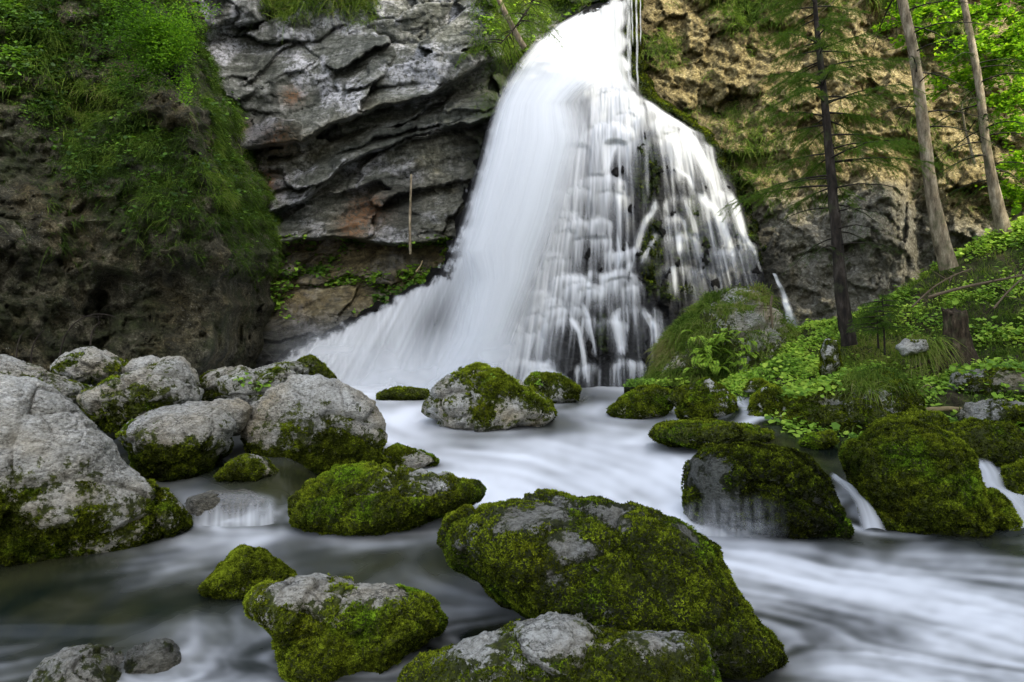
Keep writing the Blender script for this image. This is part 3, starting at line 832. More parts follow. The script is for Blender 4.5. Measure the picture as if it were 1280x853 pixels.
# ------------------------------------------------------------------ cliffs
def build_left_cliff():
    x, y, nx, ny = pgrid(-900, 345, -820, 545, 3.4)
    # nearer on the left, curling away to the right
    edge = np.interp(y, [-800, 0, 60, 120, 200, 260, 330, 400, 450, 545], [235, 212, 226, 250, 274, 292, 302, 298, 274, 255])
    edge = edge + 20 * perlin(np.stack([0 * y, y / 42, 0 * y], 1), 28) + 9 * perlin(np.stack([0 * y, y / 15, 0 * y], 1), 29)
    u = (x - edge)
    Y = 15.5 + 1.2 * ss(-400, 0, u) - 6.0 * ss(-250, -1100, u) - 1.0 * ss(-100, -420, u)
    Y += (y - 250) * -0.0042                      # leans back upward
    Y += np.where(y < 40, (40 - y) * 0.004, 0)
    Y += 3.5 * ss(-30, 24, u) + 4 * ss(15, 60, u)
    # undercut at the foot and a bulge of turf above
    Y += 0.9 * ss(300, 390, y) * ss(-260, -60, u) - 0.5 * np.exp(-((y - 230) / 70) ** 2) * ss(-330, -120, u)
    Y += 0.5 * np.exp(-((x - 128) / 22) ** 2) * ss(330, 370, y)     # dark cleft
    p0 = P(x, y, Y)
    n = 1.0 * fbm(p0 * 0.33, 4, 21) + 0.55 * fbm(p0 * 1.0, 4, 22, 0.55) + 0.24 * fbm(p0 * np.array([3.2, 3.2, 2.6]), 5, 23, 0.62)
    fc, ed, _ = facets(p0 * np.array([0.9, 0.9, 1.2]), 24)
    fc2, ed2, _ = facets(p0 * 2.4, 25)
    n += 0.32 * fc + 0.12 * fc2 + 0.13 * fbm(p0 * 7, 3, 26, 0.6)
    Y = Y - n * 0.9
    p = P(x, y, Y)
    # turf grows where the rock leans back, above a ragged line
    line = np.interp(x, [-900, 0, 60, 100, 150, 200, 250, 300, 340], [60, 95, 165, 225, 250, 280, 315, 335, 350])
    g = ss(60, -50, y - line - 60 * fbm(p0 * 0.8, 4, 31)) * np.clip(0.62 + 1.7 * fbm(p0 * 0.9, 4, 32, 0.6), 0, 1)
    rockpatch = np.exp(-(((x - 203) / 30) ** 2 + ((y - 128) / 28) ** 2)) + 0.9 * np.exp(-(((x - 172) / 16) ** 2 + ((y - 95) / 16) ** 2))
    g = np.clip(g - rockpatch - 0.55 * ss(-60, -5, u) * np.clip(.6 + 1.5 * fbm(p0 * 0.8, 3, 34), 0, 1), 0, 1)
    f = grid_faces(nx, ny)
    o = mesh_obj("cliff", p, f, M_LEFT, attrs={"grass": g})
    tag(o, kind="structure")
    return p, f, g, x, y


E1 = [(200, 60), (240, 100), (268, 130), (300, 190), (345, 183), (380, 176), (420, 158), (470, 138), (520, 124), (560, 104), (600, 84), (660, 60), (760, 20)]
E2 = [(200, 330), (300, 292), (340, 268), (380, 252), (430, 208), (470, 190), (520, 172), (560, 162), (610, 148), (700, 120)]
E3 = [(200, 320), (340, 303), (400, 300), (440, 300), (520, 306), (560, 300), (620, 290), (760, 280)]


def build_center_cliff():
    x, y, nx, ny = pgrid(215, 800, -300, 520, 1.7)
    jit = lambda s, a: a * fbm(np.stack([x / 45, y / 45, 0 * x + s], 1), 4, 40 + s)
    e1 = poly(E1, x) + jit(1, 11); e2 = poly(E2, x) + jit(2, 11); e3 = poly(E3, x) + jit(3, 9)
    Y = np.full(len(x), 24.2)
    top = ss(3, -5, y - e1)
    t1 = np.clip((y - e1) / np.maximum(e2 - e1, 5), 0, 1)
    t2 = np.clip((y - e2) / np.maximum(e3 - e2, 5), 0, 1)
    Ytop = 22.4 - (y - e1) * 0.0035 + 0.6 * ss(-60, -2, y - e1) * 0 - 0.5 * np.exp(-((y - e1) / 55) ** 2)
    Y1 = 23.5 - 0.9 * t1 ** 1.3
    Y2 = 23.9 - 1.2 * t2 ** 1.6
    t3 = np.clip((y - e3) / 110.0, 0, 2)
    Y3 = 24.4 - 1.5 * np.clip(t3, 0, 1.3)
    w1 = ss(-3, 3, y - e1); w2 = ss(-3, 3, y - e2) * w1; w3 = ss(-3, 3, y - e3)
    Y = Ytop * (1 - w1) + w1 * (Y1 * (1 - w2) + Y2 * w2)
    Y = Y * (1 - w3) + Y3 * w3
    # small upper overhang at the left corner
    Y -= 0.8 * ss(3, -4, y - (40 - (x - 240) * 0.13)) * ss(345, 315, x)
    Y = np.maximum(Y, 18.6) + 3.2 * ss(600, 690, x) * ss(330, 200, y) + 1.5 * ss(600, 690, x)
    p0 = P(x, y, Y)
    # bedding frame: dips down to the left
    a = math.radians(17)
    ub = p0[:, 0] * math.cos(a) + p0[:, 2] * math.sin(a)
    vb = -p0[:, 0] * math.sin(a) + p0[:, 2] * math.cos(a)
    q = np.stack([ub * 0.36, p0[:, 1] * 0.5, vb * 0.85], 1)
    q = q + 0.35 * np.stack([fbm(p0 * 0.7, 3, 51), fbm(p0 * 0.7, 3, 52), fbm(p0 * 0.7, 3, 53)], 1)
    fc, ed, _ = facets(q, 54)
    fc2, ed2, _ = facets(q * 2.7 + 3, 55)
    n = 0.85 * fc + 0.13 * fc2 - 0.07 * np.exp(-(ed / 0.04) ** 2) - 0.02 * np.exp(-(ed2 / 0.05) ** 2)
    n += 0.22 * fbm(q * 1.1, 5, 56, 0.5) + 0.06 * fbm(p0 * 3.5, 4, 57, 0.6)
    # thin beds on the shaded lower part
    n += 0.10 * np.sin(vb * 9 + 3 * fbm(p0 * 0.6, 3, 58)) * w1
    Y = Y - n * (0.8 - 0.25 * w3)
    # chimney of fallen rock between the left cliff and the strata
    p = P(x, y, Y)
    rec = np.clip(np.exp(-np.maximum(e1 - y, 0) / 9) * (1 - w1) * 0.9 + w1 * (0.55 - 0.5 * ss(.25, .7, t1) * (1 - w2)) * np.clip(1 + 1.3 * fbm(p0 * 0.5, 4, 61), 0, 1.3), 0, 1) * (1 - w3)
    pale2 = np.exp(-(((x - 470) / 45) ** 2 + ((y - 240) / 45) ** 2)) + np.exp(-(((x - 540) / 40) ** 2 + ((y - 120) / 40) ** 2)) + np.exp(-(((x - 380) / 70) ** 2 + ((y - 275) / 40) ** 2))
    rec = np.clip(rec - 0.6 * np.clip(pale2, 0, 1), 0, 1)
    rust = 0
    for rx, ry, rs in ((462, 262, 24), (440, 285, 18), (330, 232, 20), (300, 160, 12), (345, 175, 22), (320, 225, 18), (365, 120, 14)):
        rust = rust + np.exp(-(((x - rx) / rs) ** 2 + ((y - ry) / (rs * .8)) ** 2))
    moss = 0.25 * w1 * ss(430, 600, x) + 0.3 * ss(20, -30, y - 12) * ss(330, 400, x) + w3 * (0.45 * np.clip(0.3 + 1.6 * fbm(p0 * 0.55, 4, 63), 0, 1)) + 0.7 * np.exp(-(((x - 335) / 22) ** 2 + ((y - 355) / 60) ** 2)) + 0.35 * ss(560, 620, x) * (1 - w3)
    wet = np.clip(0.75 * np.exp(-(((x - 505) / 32) ** 2 + ((y - 250) / 55) ** 2)) * ss(200, 215, y) + 0.75 * ss(540, 600, x) * w2 + ss(375, 420, y) * 0.8 + 0.75 * np.exp(-(((x - 325) / 22) ** 2 + ((y - 170) / 40) ** 2)), 0, 1)
    earth = w3 * np.clip(0.85 + 0.7 * fbm(p0 * 0.9, 4, 65), 0, 1) * ss(440, 370, y)
    f = grid_faces(nx, ny)
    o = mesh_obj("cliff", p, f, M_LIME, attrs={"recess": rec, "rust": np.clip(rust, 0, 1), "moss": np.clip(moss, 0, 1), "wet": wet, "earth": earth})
    tag(o, kind="structure")
    return p, f, x, y, w3


def build_right_cliff():
    x, y, nx, ny = pgrid(772, 1900, -620, 520, 2.3)
    Y = 23.6 - 2.2 * ss(850, 1100, x) - 2.2 * ss(1100, 1500, x) - (y - 200) * -0.0
    Y += (200 - y) * 0.006
    Y -= 0.8 * np.exp(-(((x - 1110) / 55) ** 2 + ((y - 280) / 60) ** 2))
    Y += 0.9 * np.exp(-(((x - 1150) / 25) ** 2 + ((y - 300) / 80) ** 2)) + 1.1 * np.exp(-(((x - 1105) / 40) ** 2 + ((y - 40) / 60) ** 2))
    p0 = P(x, y, Y)
    n = 1.1 * fbm(p0 * 0.42, 4, 71, 0.55) + 0.5 * fbm(p0 * 1.3, 5, 72, 0.6) + 0.2 * fbm(p0 * 4, 4, 73, 0.6)
    fc, ed, _ = facets(p0 * np.array([0.8, 0.8, 0.7]), 74)
    fc2, ed2, _ = facets(p0 * 2.2, 75)
    pk, pe, _ = facets(p0 * 4.6, 76)
    n += 0.6 * fc + 0.22 * fc2 + 0.05 * pk + 0.14 * fbm(p0 * 7, 4, 79, 0.65)
    Y = Y - n * 0.8
    p = P(x, y, Y)
    grey = 0.6 * ss(200, 330, y) + 0.35 * np.exp(-(((x - 1090) / 60) ** 2 + ((y - 280) / 60) ** 2))
    moss = np.clip(0.20 + 0.9 * fbm(p0 * 0.45, 4, 77) + 0.25 * ss(120, -20, y) + 0.3 * np.exp(-((x - 930) / 50) ** 2) * ss(170, 260, y) - 0.3 * ss(220, 300, y), 0, 0.8)
    we = np.interp(y, [-620, 0, 100, 150, 200, 260, 320, 380], [800, 810, 815, 870, 915, 945, 975, 985])
    wet = ss(22, -16, x - we)
    f = grid_faces(nx, ny)
    o = mesh_obj("cliff", p, f, M_RIGHT, attrs={"grey": grey, "moss": moss, "wet": wet})
    tag(o, kind="structure")
    return p, f, moss, x, y


# ------------------------------------------------------------------ waterfall
DOMES = [(742, 106, 120, 95, 1.0), (763, 152, 64, 75, .8), (782, 140, 26, 30, .25), (808, 168, 54, 110, .12), (842, 163, 36, 85, .95), (868, 160, 44, 85, .9), (770, 174, 30, 60, .9),
 (752, 217, 64, 62, .75), (695, 235, 34, 40, .6), (720, 178, 40, 90, .42), (692, 270, 40, 45, .75), (722, 273, 32, 40, .9), (748, 272, 36, 40, .7), (775, 240, 26, 60, .55),
 (842, 270, 30, 40, .7), (850, 245, 44, 34, .5), (893, 240, 62, 105, .85), (866, 236, 26, 62, .08), (818, 262, 34, 60, .08), (733, 295, 34, 48, .32), (752, 295, 26, 48, .6),
 (690, 312, 30, 45, .6), (697, 322, 34, 40, .75), (708, 342, 30, 34, .9), (742, 340, 28, 26, .6), (776, 338, 52, 46, .9), (815, 285, 30, 110, .04), (850, 292, 46, 42, .6), (845, 332, 56, 50, .38),
 (738, 360, 30, 28, .7), (790, 355, 24, 38, .85), (672, 362, 34, 28, .9), (690, 372, 32, 28, .9), (700, 383, 38, 30, .8), (668, 392, 32, 26, .9), (706, 398, 60, 66, .34), (752, 376, 34, 82, .07),
 (795, 383, 68, 78, .45), (665, 415, 36, 44, .9), (650, 450, 70, 40, .95), (786, 450, 46, 40, .85), (735, 456, 34, 34, .5), (905, 310, 44, 60, .5), (880, 335, 40, 60, .3), (930, 300, 30, 60, .4), (760, 452, 26, 40, .1), (820, 395, 26, 80, .25),
 (640, 330, 50, 60, .95), (630, 400, 50, 60, .95), (600, 440, 60, 50, .95), (660, 300, 34, 50, .85), (670, 335, 30, 36, .85), (770, 112, 60, 45, .95), (800, 132, 50, 34, .9), (830, 148, 40, 30, .8)]
STRANDS = [([(809, 172), (809, 210), (810, 246)], 2.2, .8), ([(820, 248), (818, 262), (806, 278), (799, 300), (796, 318)], 4.0, .95), ([(822, 290), (812, 310), (803, 330)], 4.5, .95), ([(842, 208), (862, 222), (869, 240)], 2.5, .7),
 ([(912, 238), (920, 252), (926, 275), (930, 292), (944, 315), (952, 345)], 2.6, .8), ([(728, 378), (735, 395), (741, 425), (745, 448)], 3.0, .85), ([(713, 397), (724, 415), (730, 447), (733, 480)], 3.6, .85),
 ([(767, 388), (773, 415), (777, 445)], 6.5, .95), ([(806, 388), (818, 410), (824, 452)], 4.0, .85), ([(850, 155), (868, 180), (885, 215), (893, 240)], 6, .95), ([(840, 160), (846, 190), (850, 230)], 5, .7),
 ([(763, 158), (757, 180), (756, 215)], 3, .8), ([(775, 172), (763, 190), (757, 215)], 5, .95), ([(730, 152), (726, 190), (720, 235), (718, 270)], 2.5, .7), ([(722, 160), (713, 190), (706, 230)], 2, .5),
 ([(855, 250), (866, 275), (872, 300)], 3, .7), ([(783, 300), (787, 330), (785, 340)], 2.5, .7), ([(770, 290), (774, 320), (772, 338)], 2.5, .7), ([(800, 120), (835, 148), (868, 165)], 5, .9), ([(776, 60), (786, 90), (800, 118)], 4, .8),
 ([(870, 240), (895, 262), (910, 300), (918, 340)], 7, .6), ([(848, 290), (850, 320)], 3.5, .85), ([(842, 330), (845, 370)], 2, .6), ([(690, 362), (660, 395), (640, 430)], 5, .8)]
VEIL_L = [(0, 772), (12, 735), (30, 700), (55, 668), (80, 648), (105, 632), (130, 622), (160, 612), (200, 602), (240, 590), (280, 577), (320, 560), (350, 538), (365, 505), (385, 468), (405, 430), (425, 388), (440, 360), (460, 335), (485, 322)]
VEIL_R = [(0, 784), (60, 775), (100, 765), (130, 728), (160, 716), (200, 708), (260, 694), (310, 678), (360, 655), (420, 630), (485, 610)]


def fall_base_Y(x, y):
    ax = np.interp(y, [-80, 0, 100, 200, 485], [785, 780, 770, 740, 650])
    hw = np.interp(y, [-80, 0, 100, 200, 320, 485], [60, 60, 90, 190, 290, 330])
    s = (x - ax) / hw
    Y = np.interp(y, [-80, 0, 60, 110, 200, 300, 400, 490, 520], [24.6, 23.8, 23.2, 22.4, 21.7, 21.0, 20.3, 19.7, 19.5])
    Y = Y + np.where(s < 0, 0.9, 1.6) * np.abs(s) ** 2.2
    return Y


def build_waterfall():
    x, y, nx, ny = pgrid(325, 1000, -60, 520, 1.25)
    Y = fall_base_Y(x, y)
    fan = np.arctan2(x - 765, y + 160) * 180 / math.pi
    rad = np.hypot(x - 765, y + 160)
    bul = np.zeros(len(x)); dens = np.full(len(x), 0.0); own = np.full(len(x), -1)
    doms = list(DOMES)
    r2 = np.random.default_rng(4)
    for k in range(20):                             # small ledges in between
        cy = r2.uniform(215, 478)
        l = np.interp(cy, [100, 485], [700, 600]); rr_ = np.interp(cy, [100, 200, 300, 485], [800, 900, 940, 830])
        cx = r2.uniform(l, min(rr_, l + 150))
        w = r2.uniform(12, 60)
        right = ss(800, 840, cx)
        doms.append((cx, cy, w, r2.uniform(14, 38), (1.0 if cx < 740 else 0.75) * r2.uniform(.4, 1.25) * (1 - .35 * right)))
    doms.sort(key=lambda q: q[1])
    X_, Y_, RAD = x, y, rad
    tmap = np.ones(len(x))
    for k, (cx, cy, w, h, s_) in enumerate(doms):
        win = np.flatnonzero((np.abs(X_ - cx) < w * .5 + 30) & (Y_ > cy - 12) & (Y_ < cy + h * 2.4 + 20))
        x, y = X_[win], Y_[win]
        wob = 3.0 * perlin(np.stack([x / 9, y * 0 + k * 3.1, 0 * x], 1), 5)
        s = (x - cx - (y - cy) * (cx - 765) / 900.0) / (w / 2)
        inside = np.abs(s) < 1
        arch = np.sqrt(np.clip(1 - s * s, 0, 1))
        topy = cy + 0.24 * w * (1 - arch) + wob * 0.5
        t = (y - topy) / h
        msk = inside * (1 - ss(.72, 1.0, np.abs(s) + .2 * perlin(np.stack([x / 7, y / 20, 0 * x + k], 1), 3))) * ss(0, .07, t) * (1 - ss(1.5, 2.3, t))
        b = 0.7 * (0.08 + 0.0052 * w) * (0.55 + 0.45 * np.sin(k * 12.9) ** 2) * arch ** 0.8 * np.clip(t / 0.16, 0, 1) ** 0.5 * np.clip(1.25 - 0.45 * t, 0, 1) * (t > 0) * inside
        bul[win] = np.maximum(bul[win] * (1 - .8 * msk), b)
        prof = 0.20 + 0.22 * np.exp(-(t / 0.25) ** 2) + 0.62 * np.exp(-np.clip(t, 0, 3) / 0.9)
        dd = s_ * prof
        dens[win] = dens[win] * (1 - 0.9 * msk) + msk * dd
        m = msk > .4
        own[win] = np.where(m, k, own[win]); tmap[win] = np.where(m, t, tmap[win])
    x, y = X_, Y_
    streak = 0.9 * perlin(np.stack([fan * 2.1, rad / 120, 0 * x], 1), 6) + 0.7 * perlin(np.stack([fan * 4.6 + own * 0.7, rad / 70, 0 * x + own * .37], 1), 7) + 0.4 * perlin(np.stack([x / 2.6, rad / 60, own * 1.0], 1), 8)
    curt = np.clip(0.22 + 0.75 * streak, 0, 1) * np.interp(x + (485 - y) * -0.25, [560, 640, 700, 760, 800, 850, 900], [1.0, .9, .7, .5, .3, .3, .35]) * ss(100, 122, y + 9 * streak) * ss(-4, 14, x - np.interp(y, *np.array(VEIL_L).T))
    def sm(a, sg):
        a = a.reshape(ny, nx)
        for ax, g_ in ((1, sg[0]), (0, sg[1])):
            pad = int(3 * g_ + 1); kf = np.exp(-0.5 * (np.arange(-pad, pad + 1) / g_) ** 2); kf /= kf.sum()
            n_ = a.shape[ax]
            b_ = np.pad(a, [(pad, pad) if q == ax else (0, 0) for q in (0, 1)], "edge")
            a = sum(kf[q] * np.take(b_, np.arange(q, q + n_), ax) for q in range(2 * pad + 1))
        return a.ravel()
    reg = np.interp(x + (485 - y) * -0.25, [560, 640, 700, 760, 800, 850, 900], [1.0, .95, .8, .65, .35, .4, .45])
    th1 = np.clip(1 - np.abs(perlin(np.stack([fan * 0.75, rad / 70, 0 * x + own * .13], 1), 31)) * 5.5, 0, 1) ** 1.5
    th2 = np.clip(1 - np.abs(perlin(np.stack([fan * 1.7, rad / 45, 0 * x + own * .21], 1), 32)) * 4.5, 0, 1) ** 1.5
    thr = np.maximum(th1, 0.75 * th2) * np.clip(.55 + .8 * perlin(np.stack([x / 40, y / 40, 0 * x], 1), 33), 0, 1.1) * ss(100, 125, y)
    acc = np.zeros((ny, nx))

    def fall_lines(x0, y0, ln, wgt, extra=0.0):
        n_ = len(x0)
        ph = r2.uniform(0, 99, n_)
        for k in range(int(ln.max() / 1.25) + 1):
            dy_ = k * 1.25
            live = dy_ < ln
            if not live.any():
                break
            xx_ = x0[live]; yy_ = y0[live] + dy_
            slope = (xx_ - 765) / 620.0
            px_ = xx_ + slope * dy_ + extra * dy_ + 0.9 * np.sin(ph[live] + dy_ / 13.0)
            gx_ = (px_ - x.min()) / 1.25; gy_ = (yy_ - y.min()) / 1.25
            ix = np.floor(gx_).astype(int); iy = np.round(gy_).astype(int)
            fx = gx_ - ix
            ok = (ix >= 0) & (ix < nx - 1) & (iy >= 0) & (iy < ny)
            fade = np.clip((ln[live] - dy_) / (0.35 * ln[live]), 0, 1) * wgt
            np.add.at(acc, (iy[ok], ix[ok]), (fade * (1 - fx))[ok])
            np.add.at(acc, (iy[ok], ix[ok] + 1), (fade * fx)[ok])

    for k, (cx, cy, w, h, s_) in enumerate(doms):
        n_ = int(2.6 * w * s_ ** 1.2)
        if n_ < 2:
            continue
        # threads gather into a few strands along the lip
        cen = r2.uniform(-.95, .95, max(3, int(w / 5)))
        sp = np.where(r2.random(n_) < .62, cen[r2.integers(0, len(cen), n_)] + r2.normal(0, .055, n_), r2.uniform(-1, 1, n_))
        sp = np.clip(sp, -1, 1)
        y0 = cy + 0.26 * w * (1 - np.sqrt(1 - sp ** 2)) + r2.normal(0, 1.0, n_) + 2.0 * np.sin(sp * 5 + k)
        ln = h * (0.25 + r2.exponential(0.75, n_)).clip(0, 2.3)
        fall_lines(cx + sp * w / 2, y0, ln, 1.0)
        n2_ = int(w * 0.9 * s_)                              # water welling over the lip itself
        sp = r2.uniform(-1, 1, n2_)
        fall_lines(cx + sp * w / 2, cy + 0.26 * w * (1 - np.sqrt(1 - sp ** 2)) + 2.0 * np.sin(sp * 5 + k), np.full(n2_, 7.0) + r2.uniform(0, 6, n2_), 1.1)
    n_ = 900                                                 # sheet peeling off the right side of the veil
    y0 = r2.uniform(105, 470, n_); xr_ = np.interp(y0, *np.array(VEIL_R).T)
    fall_lines(xr_ + r2.normal(4, 16, n_), y0, r2.uniform(25, 130, n_), 0.9)
    n_ = 420                                                 # spill along the right shoulder
    u_ = r2.random(n_)
    sx_ = np.interp(u_, [0, .25, .5, .75, 1], [742, 775, 815, 860, 912]); sy_ = np.interp(u_, [0, .25, .5, .75, 1], [104, 108, 134, 160, 232])
    fall_lines(sx_ + r2.normal(0, 4, n_), sy_ + r2.normal(4, 5, n_), r2.uniform(20, 110, n_), 0.9, 0.12)
    n_ = 260                                                 # long single threads
    x0 = r2.uniform(690, 930, n_); y0 = np.interp(x0, [690, 740, 800, 860, 930], [200, 125, 145, 180, 270]) + r2.uniform(0, 200, n_)
    fall_lines(x0, y0, r2.uniform(40, 150, n_), 0.55)
    for pts, wd, v in STRANDS:
        a_ = np.array(pts, float)
        n_ = int(9 * wd * v)
        for q in range(n_):
            off_ = r2.normal(0, wd * .55); t0_, t1_ = sorted(r2.uniform(0, 1, 2)); t0_ *= .5; t1_ = .5 + t1_ * .5
            tt = np.linspace(t0_, t1_, 60)
            sg_ = np.linspace(0, 1, len(a_))
            px_ = np.interp(tt, sg_, a_[:, 0]) + off_; py_ = np.interp(tt, sg_, a_[:, 1])
            ix = np.round((px_ - x.min()) / 1.25).astype(int); iy = np.round((py_ - y.min()) / 1.25).astype(int)
            np.add.at(acc, (iy, ix), 0.9 * np.hypot(*(a_[-1] - a_[0])) / 60.0)
    dark = np.zeros(len(x))
    for mx, my, sx_, sy_, v in ((809, 215, 22, 50, .92), (814, 320, 19, 66, .92), (752, 418, 16, 42, .85), (867, 262, 9, 26, .8), (712, 432, 17, 24, .6), (838, 385, 22, 20, .7), (735, 310, 9, 18, .5), (940, 300, 14, 50, .4)):
        dark = np.maximum(dark, v * np.exp(-np.abs((x - mx) / sx_) ** 3 - np.abs((y - my) / sy_) ** 3))
    acc = 0.65 * sm(acc.ravel(), (0.5, 0.9)) + 0.35 * sm(acc.ravel(), (1.3, 2.5))
    dens = 1 - np.exp(-0.17 * acc ** 1.3 * np.interp(x, [670, 790, 850], [1.0, .66, .46]) * (1 - .9 * dark))
    dens = np.maximum(dens, 0.05 * np.clip(.5 + curt, 0, 1.4) * (1 - dark) * ss(-4, 14, x - np.interp(y, *np.array(VEIL_L).T)) * ss(100, 130, y))
    bul = sm(bul, (1.8, 1.5))
    # open apron of white water on the left below the veil
    lft = np.interp(y, *np.array(VEIL_L).T)
    apr = ss(0, 22, x - lft + 5 * streak + 26 * fbm(np.stack([x / 15, y / 13, 0 * x], 1), 4, 12))
    rgt = np.interp(y, *np.array(VEIL_R).T)
    apron = apr * ss(60, -30, x - rgt) * (0.86 + 0.2 * streak)
    dk = 0.55 * np.exp(-(((x - 545 + (y - 400) * 0.45) / 28) ** 2 + ((y - 405) / 48) ** 2)) + 0.3 * np.exp(-(((x - 480 + (y - 430) * 0.3) / 16) ** 2 + ((y - 445) / 30) ** 2))
    apron = np.clip(apron - dk * np.clip(1 + .4 * streak, 0, 1), 0, 1)
    dens = np.maximum(dens, apron)
    # top shelf
    dens = np.maximum(dens, 0.9 * ss(0, 12, x - np.interp(y, [-60, 0, 100, 160], [745, 760, 690, 680])) * ss(4, -10, x - np.interp(y, [-60, 0, 60, 90, 125, 150], [778, 776, 774, 780, 800, 830])) * ss(150, 98, y + 14 * streak))
    # right rim of the cone
    rim_r = np.interp(y, [-60, 40, 90, 125, 150, 165, 200, 250, 300, 345, 380, 520], [790, 786, 790, 812, 856, 878, 905, 932, 950, 962, 968, 968])
    rim_r = rim_r + 7 * perlin(np.stack([0 * y, y / 15, 0 * x], 1), 55) - 3
    dens *= ss(2, -9, x - rim_r)
    rockgap = ss(10, -25, x - rim_r - 26 * 0)
    dens = np.clip(dens, 0, 0.985)
    dens = np.where(y < -20, np.maximum(dens, .0), dens)
    Y = Y - bul
    p0 = P(x, y, Y)
    rk = 0.12 * fbm(p0 * 1.6, 4, 91) + 0.05 * fbm(p0 * 6, 3, 92)
    Yr = Y - (rk * 1.6 + 0.25 * facets(p0 * 1.3, 93)[0]) * (1 - dens) ** 2 - 0.0 + 0.03
    # the cone dives into the cliff outside its rim and left of the apron
    Yr = Yr + 3.0 * ss(4, 34, x - rim_r) + 2.6 * ss(4, -20, x - lft)
    moss = np.zeros(len(x))
    for mx, my, sx, sy, v in ((808, 215, 22, 50, .9), (815, 320, 18, 60, .9), (868, 265, 14, 34, .8), (752, 415, 16, 40, .6), (905, 190, 14, 40, .9), (850, 365, 40, 16, .8), (780, 85, 9, 30, .9), (935, 260, 12, 40, .6), (800, 425, 20, 40, .4), (870, 300, 60, 80, .5), (760, 400, 40, 60, .35), (930, 300, 30, 60, .6)):
        moss = np.maximum(moss, v * np.exp(-(((x - mx) / sx) ** 2 + ((y - my) / sy) ** 2)))
    f = grid_faces(nx, ny)
    root = empty("waterfall", P(650.0, 485.0, 19.6))
    tag(root, "tall white waterfall spreading over stepped mossy rock", "waterfall")
    moss = np.maximum(moss, 0.8 * ss(-14, 6, x - rim_r))
    okf = ((x > lft - 6 + 16 * perlin(np.stack([x / 14, y / 14, 0 * x], 1), 66)) & (x < rim_r + 45)).reshape(ny, nx)
    fk = (okf[:-1, :-1] & okf[1:, 1:]).ravel()
    rck = mesh_obj("rock_face", P(x, y, Yr), f[fk], M_WET, attrs={"moss": moss})
    keep(rck, root)
    gv = P(x, y, Yr)
    wm = np.clip((moss - .25) * 1.6, 0, 1) * (1 - dens) ** 2 * (y > -20) * (x < rim_r + 34)
    moss_tufts(rck, gv, f[fk], wm, 30000, 0.055, 77, -0.22)
    Yw = Y - 0.07
    sel = dens.reshape(ny, nx)
    fm = (sel[:-1, :-1] > .015) | (sel[1:, :-1] > .015) | (sel[1:, 1:] > .015) | (sel[:-1, 1:] > .015)
    Yw = Yw - 0.05 * streak * dens
    sh = mesh_obj("cascade", P(x, y, Yw), f[fm.ravel()], M_VEIL, attrs={"alpha": dens})
    keep(sh, root)
    # leaping main veil: three translucent layers of falling water
    for L in range(3):
        ns, nt = 150, 240
        S, T = np.meshgrid(np.linspace(0, 1, ns), np.linspace(0, 1, nt))
        S, T = S.ravel(), T.ravel()
        yy = -25 + T * (492 - L * 4 + 25)
        l = np.interp(yy, [-25] + [a for a, _ in VEIL_L], [800] + [b for _, b in VEIL_L]) - (4 - 5 * L)
        # lower skirt stays narrower than the apron
        l = np.maximum(l, -999 * (yy < 270) + np.interp(yy, [-25, 320, 350, 420, 492], [540, 560, 562, 548, 503]) + 12 * L * ss(280, 360, yy))
        r = np.interp(yy, [-25] + [a for a, _ in VEIL_R], [792] + [b for _, b in VEIL_R]) + 34 * ss(110, 180, yy) - L * 10
        xx = l + (r - l) * S
        st = 0.55 * perlin(np.stack([S * 7 + L * 9, T * 1.2, 0 * S], 1), 14 + L) + 0.45 * perlin(np.stack([S * 22, T * 1.5, 0 * S + L], 1), 15 + L) + .3 * perlin(np.stack([S * 60, T * 2.0, 0 * S + L], 1), 18 + L)
        edgeL = ss(0.0, 1.0, (S + 0.05 * st) / (0.16 + 0.16 * ss(.5, .75, T))); edgeR = ss(1.0, 0.62, S + 0.10 * st)
        a = edgeL * edgeR * (0.86 + 0.07 * st)
        a *= 1 - 0.35 * ss(0.82, 1, T) * (L > 0)
        a = a * (1 - 0.22 * ss(0.3, 0.9, T))
        Yv = fall_base_Y(np.full_like(yy, 690), yy) - 0.55 - 0.28 * L - 0.9 * np.sin(np.pi * np.clip(T * 1.05, 0, 1)) - 0.25 * np.sin(np.pi * S) - 0.012 * st
        v = mesh_obj("veil", P(xx, yy, Yv), grid_faces(ns, nt), M_VEIL, attrs={"alpha": np.clip(a, 0, .97)})
        keep(v, root)
    # spray hanging over the foot of the fall
    for L, (sx0, sx1, sy0, sy1, aa) in enumerate(((330, 560, 395, 500, .42), (480, 720, 400, 498, .40), (400, 640, 430, 498, .40))):
        ns, nt = 60, 30
        S, T = np.meshgrid(np.linspace(-1, 1, ns), np.linspace(-1, 1, nt)); S, T = S.ravel(), T.ravel()
        xx = (sx0 + sx1) / 2 + S * (sx1 - sx0) / 2; yy = (sy0 + sy1) / 2 + T * (sy1 - sy0) / 2
        nz_ = fbm(np.stack([xx / 60, yy / 40, 0 * xx + L], 1), 3, 61)
        a = aa * np.clip(1 - S ** 2, 0, 1) ** 1.5 * np.clip(1 - np.clip(-T, 0, 1) ** 2, 0, 1) ** 1.6 * ss(1.0, .55, T) * np.clip(.8 + 1.2 * nz_, 0, 1.3)
        v = mesh_obj("spray", P(xx, yy, 18.9 - .25 * L - .5 * np.cos(S * 1.5)), grid_faces(ns, nt), M_VEIL, attrs={"alpha": np.clip(a, 0, .6)})
        keep(v, root)
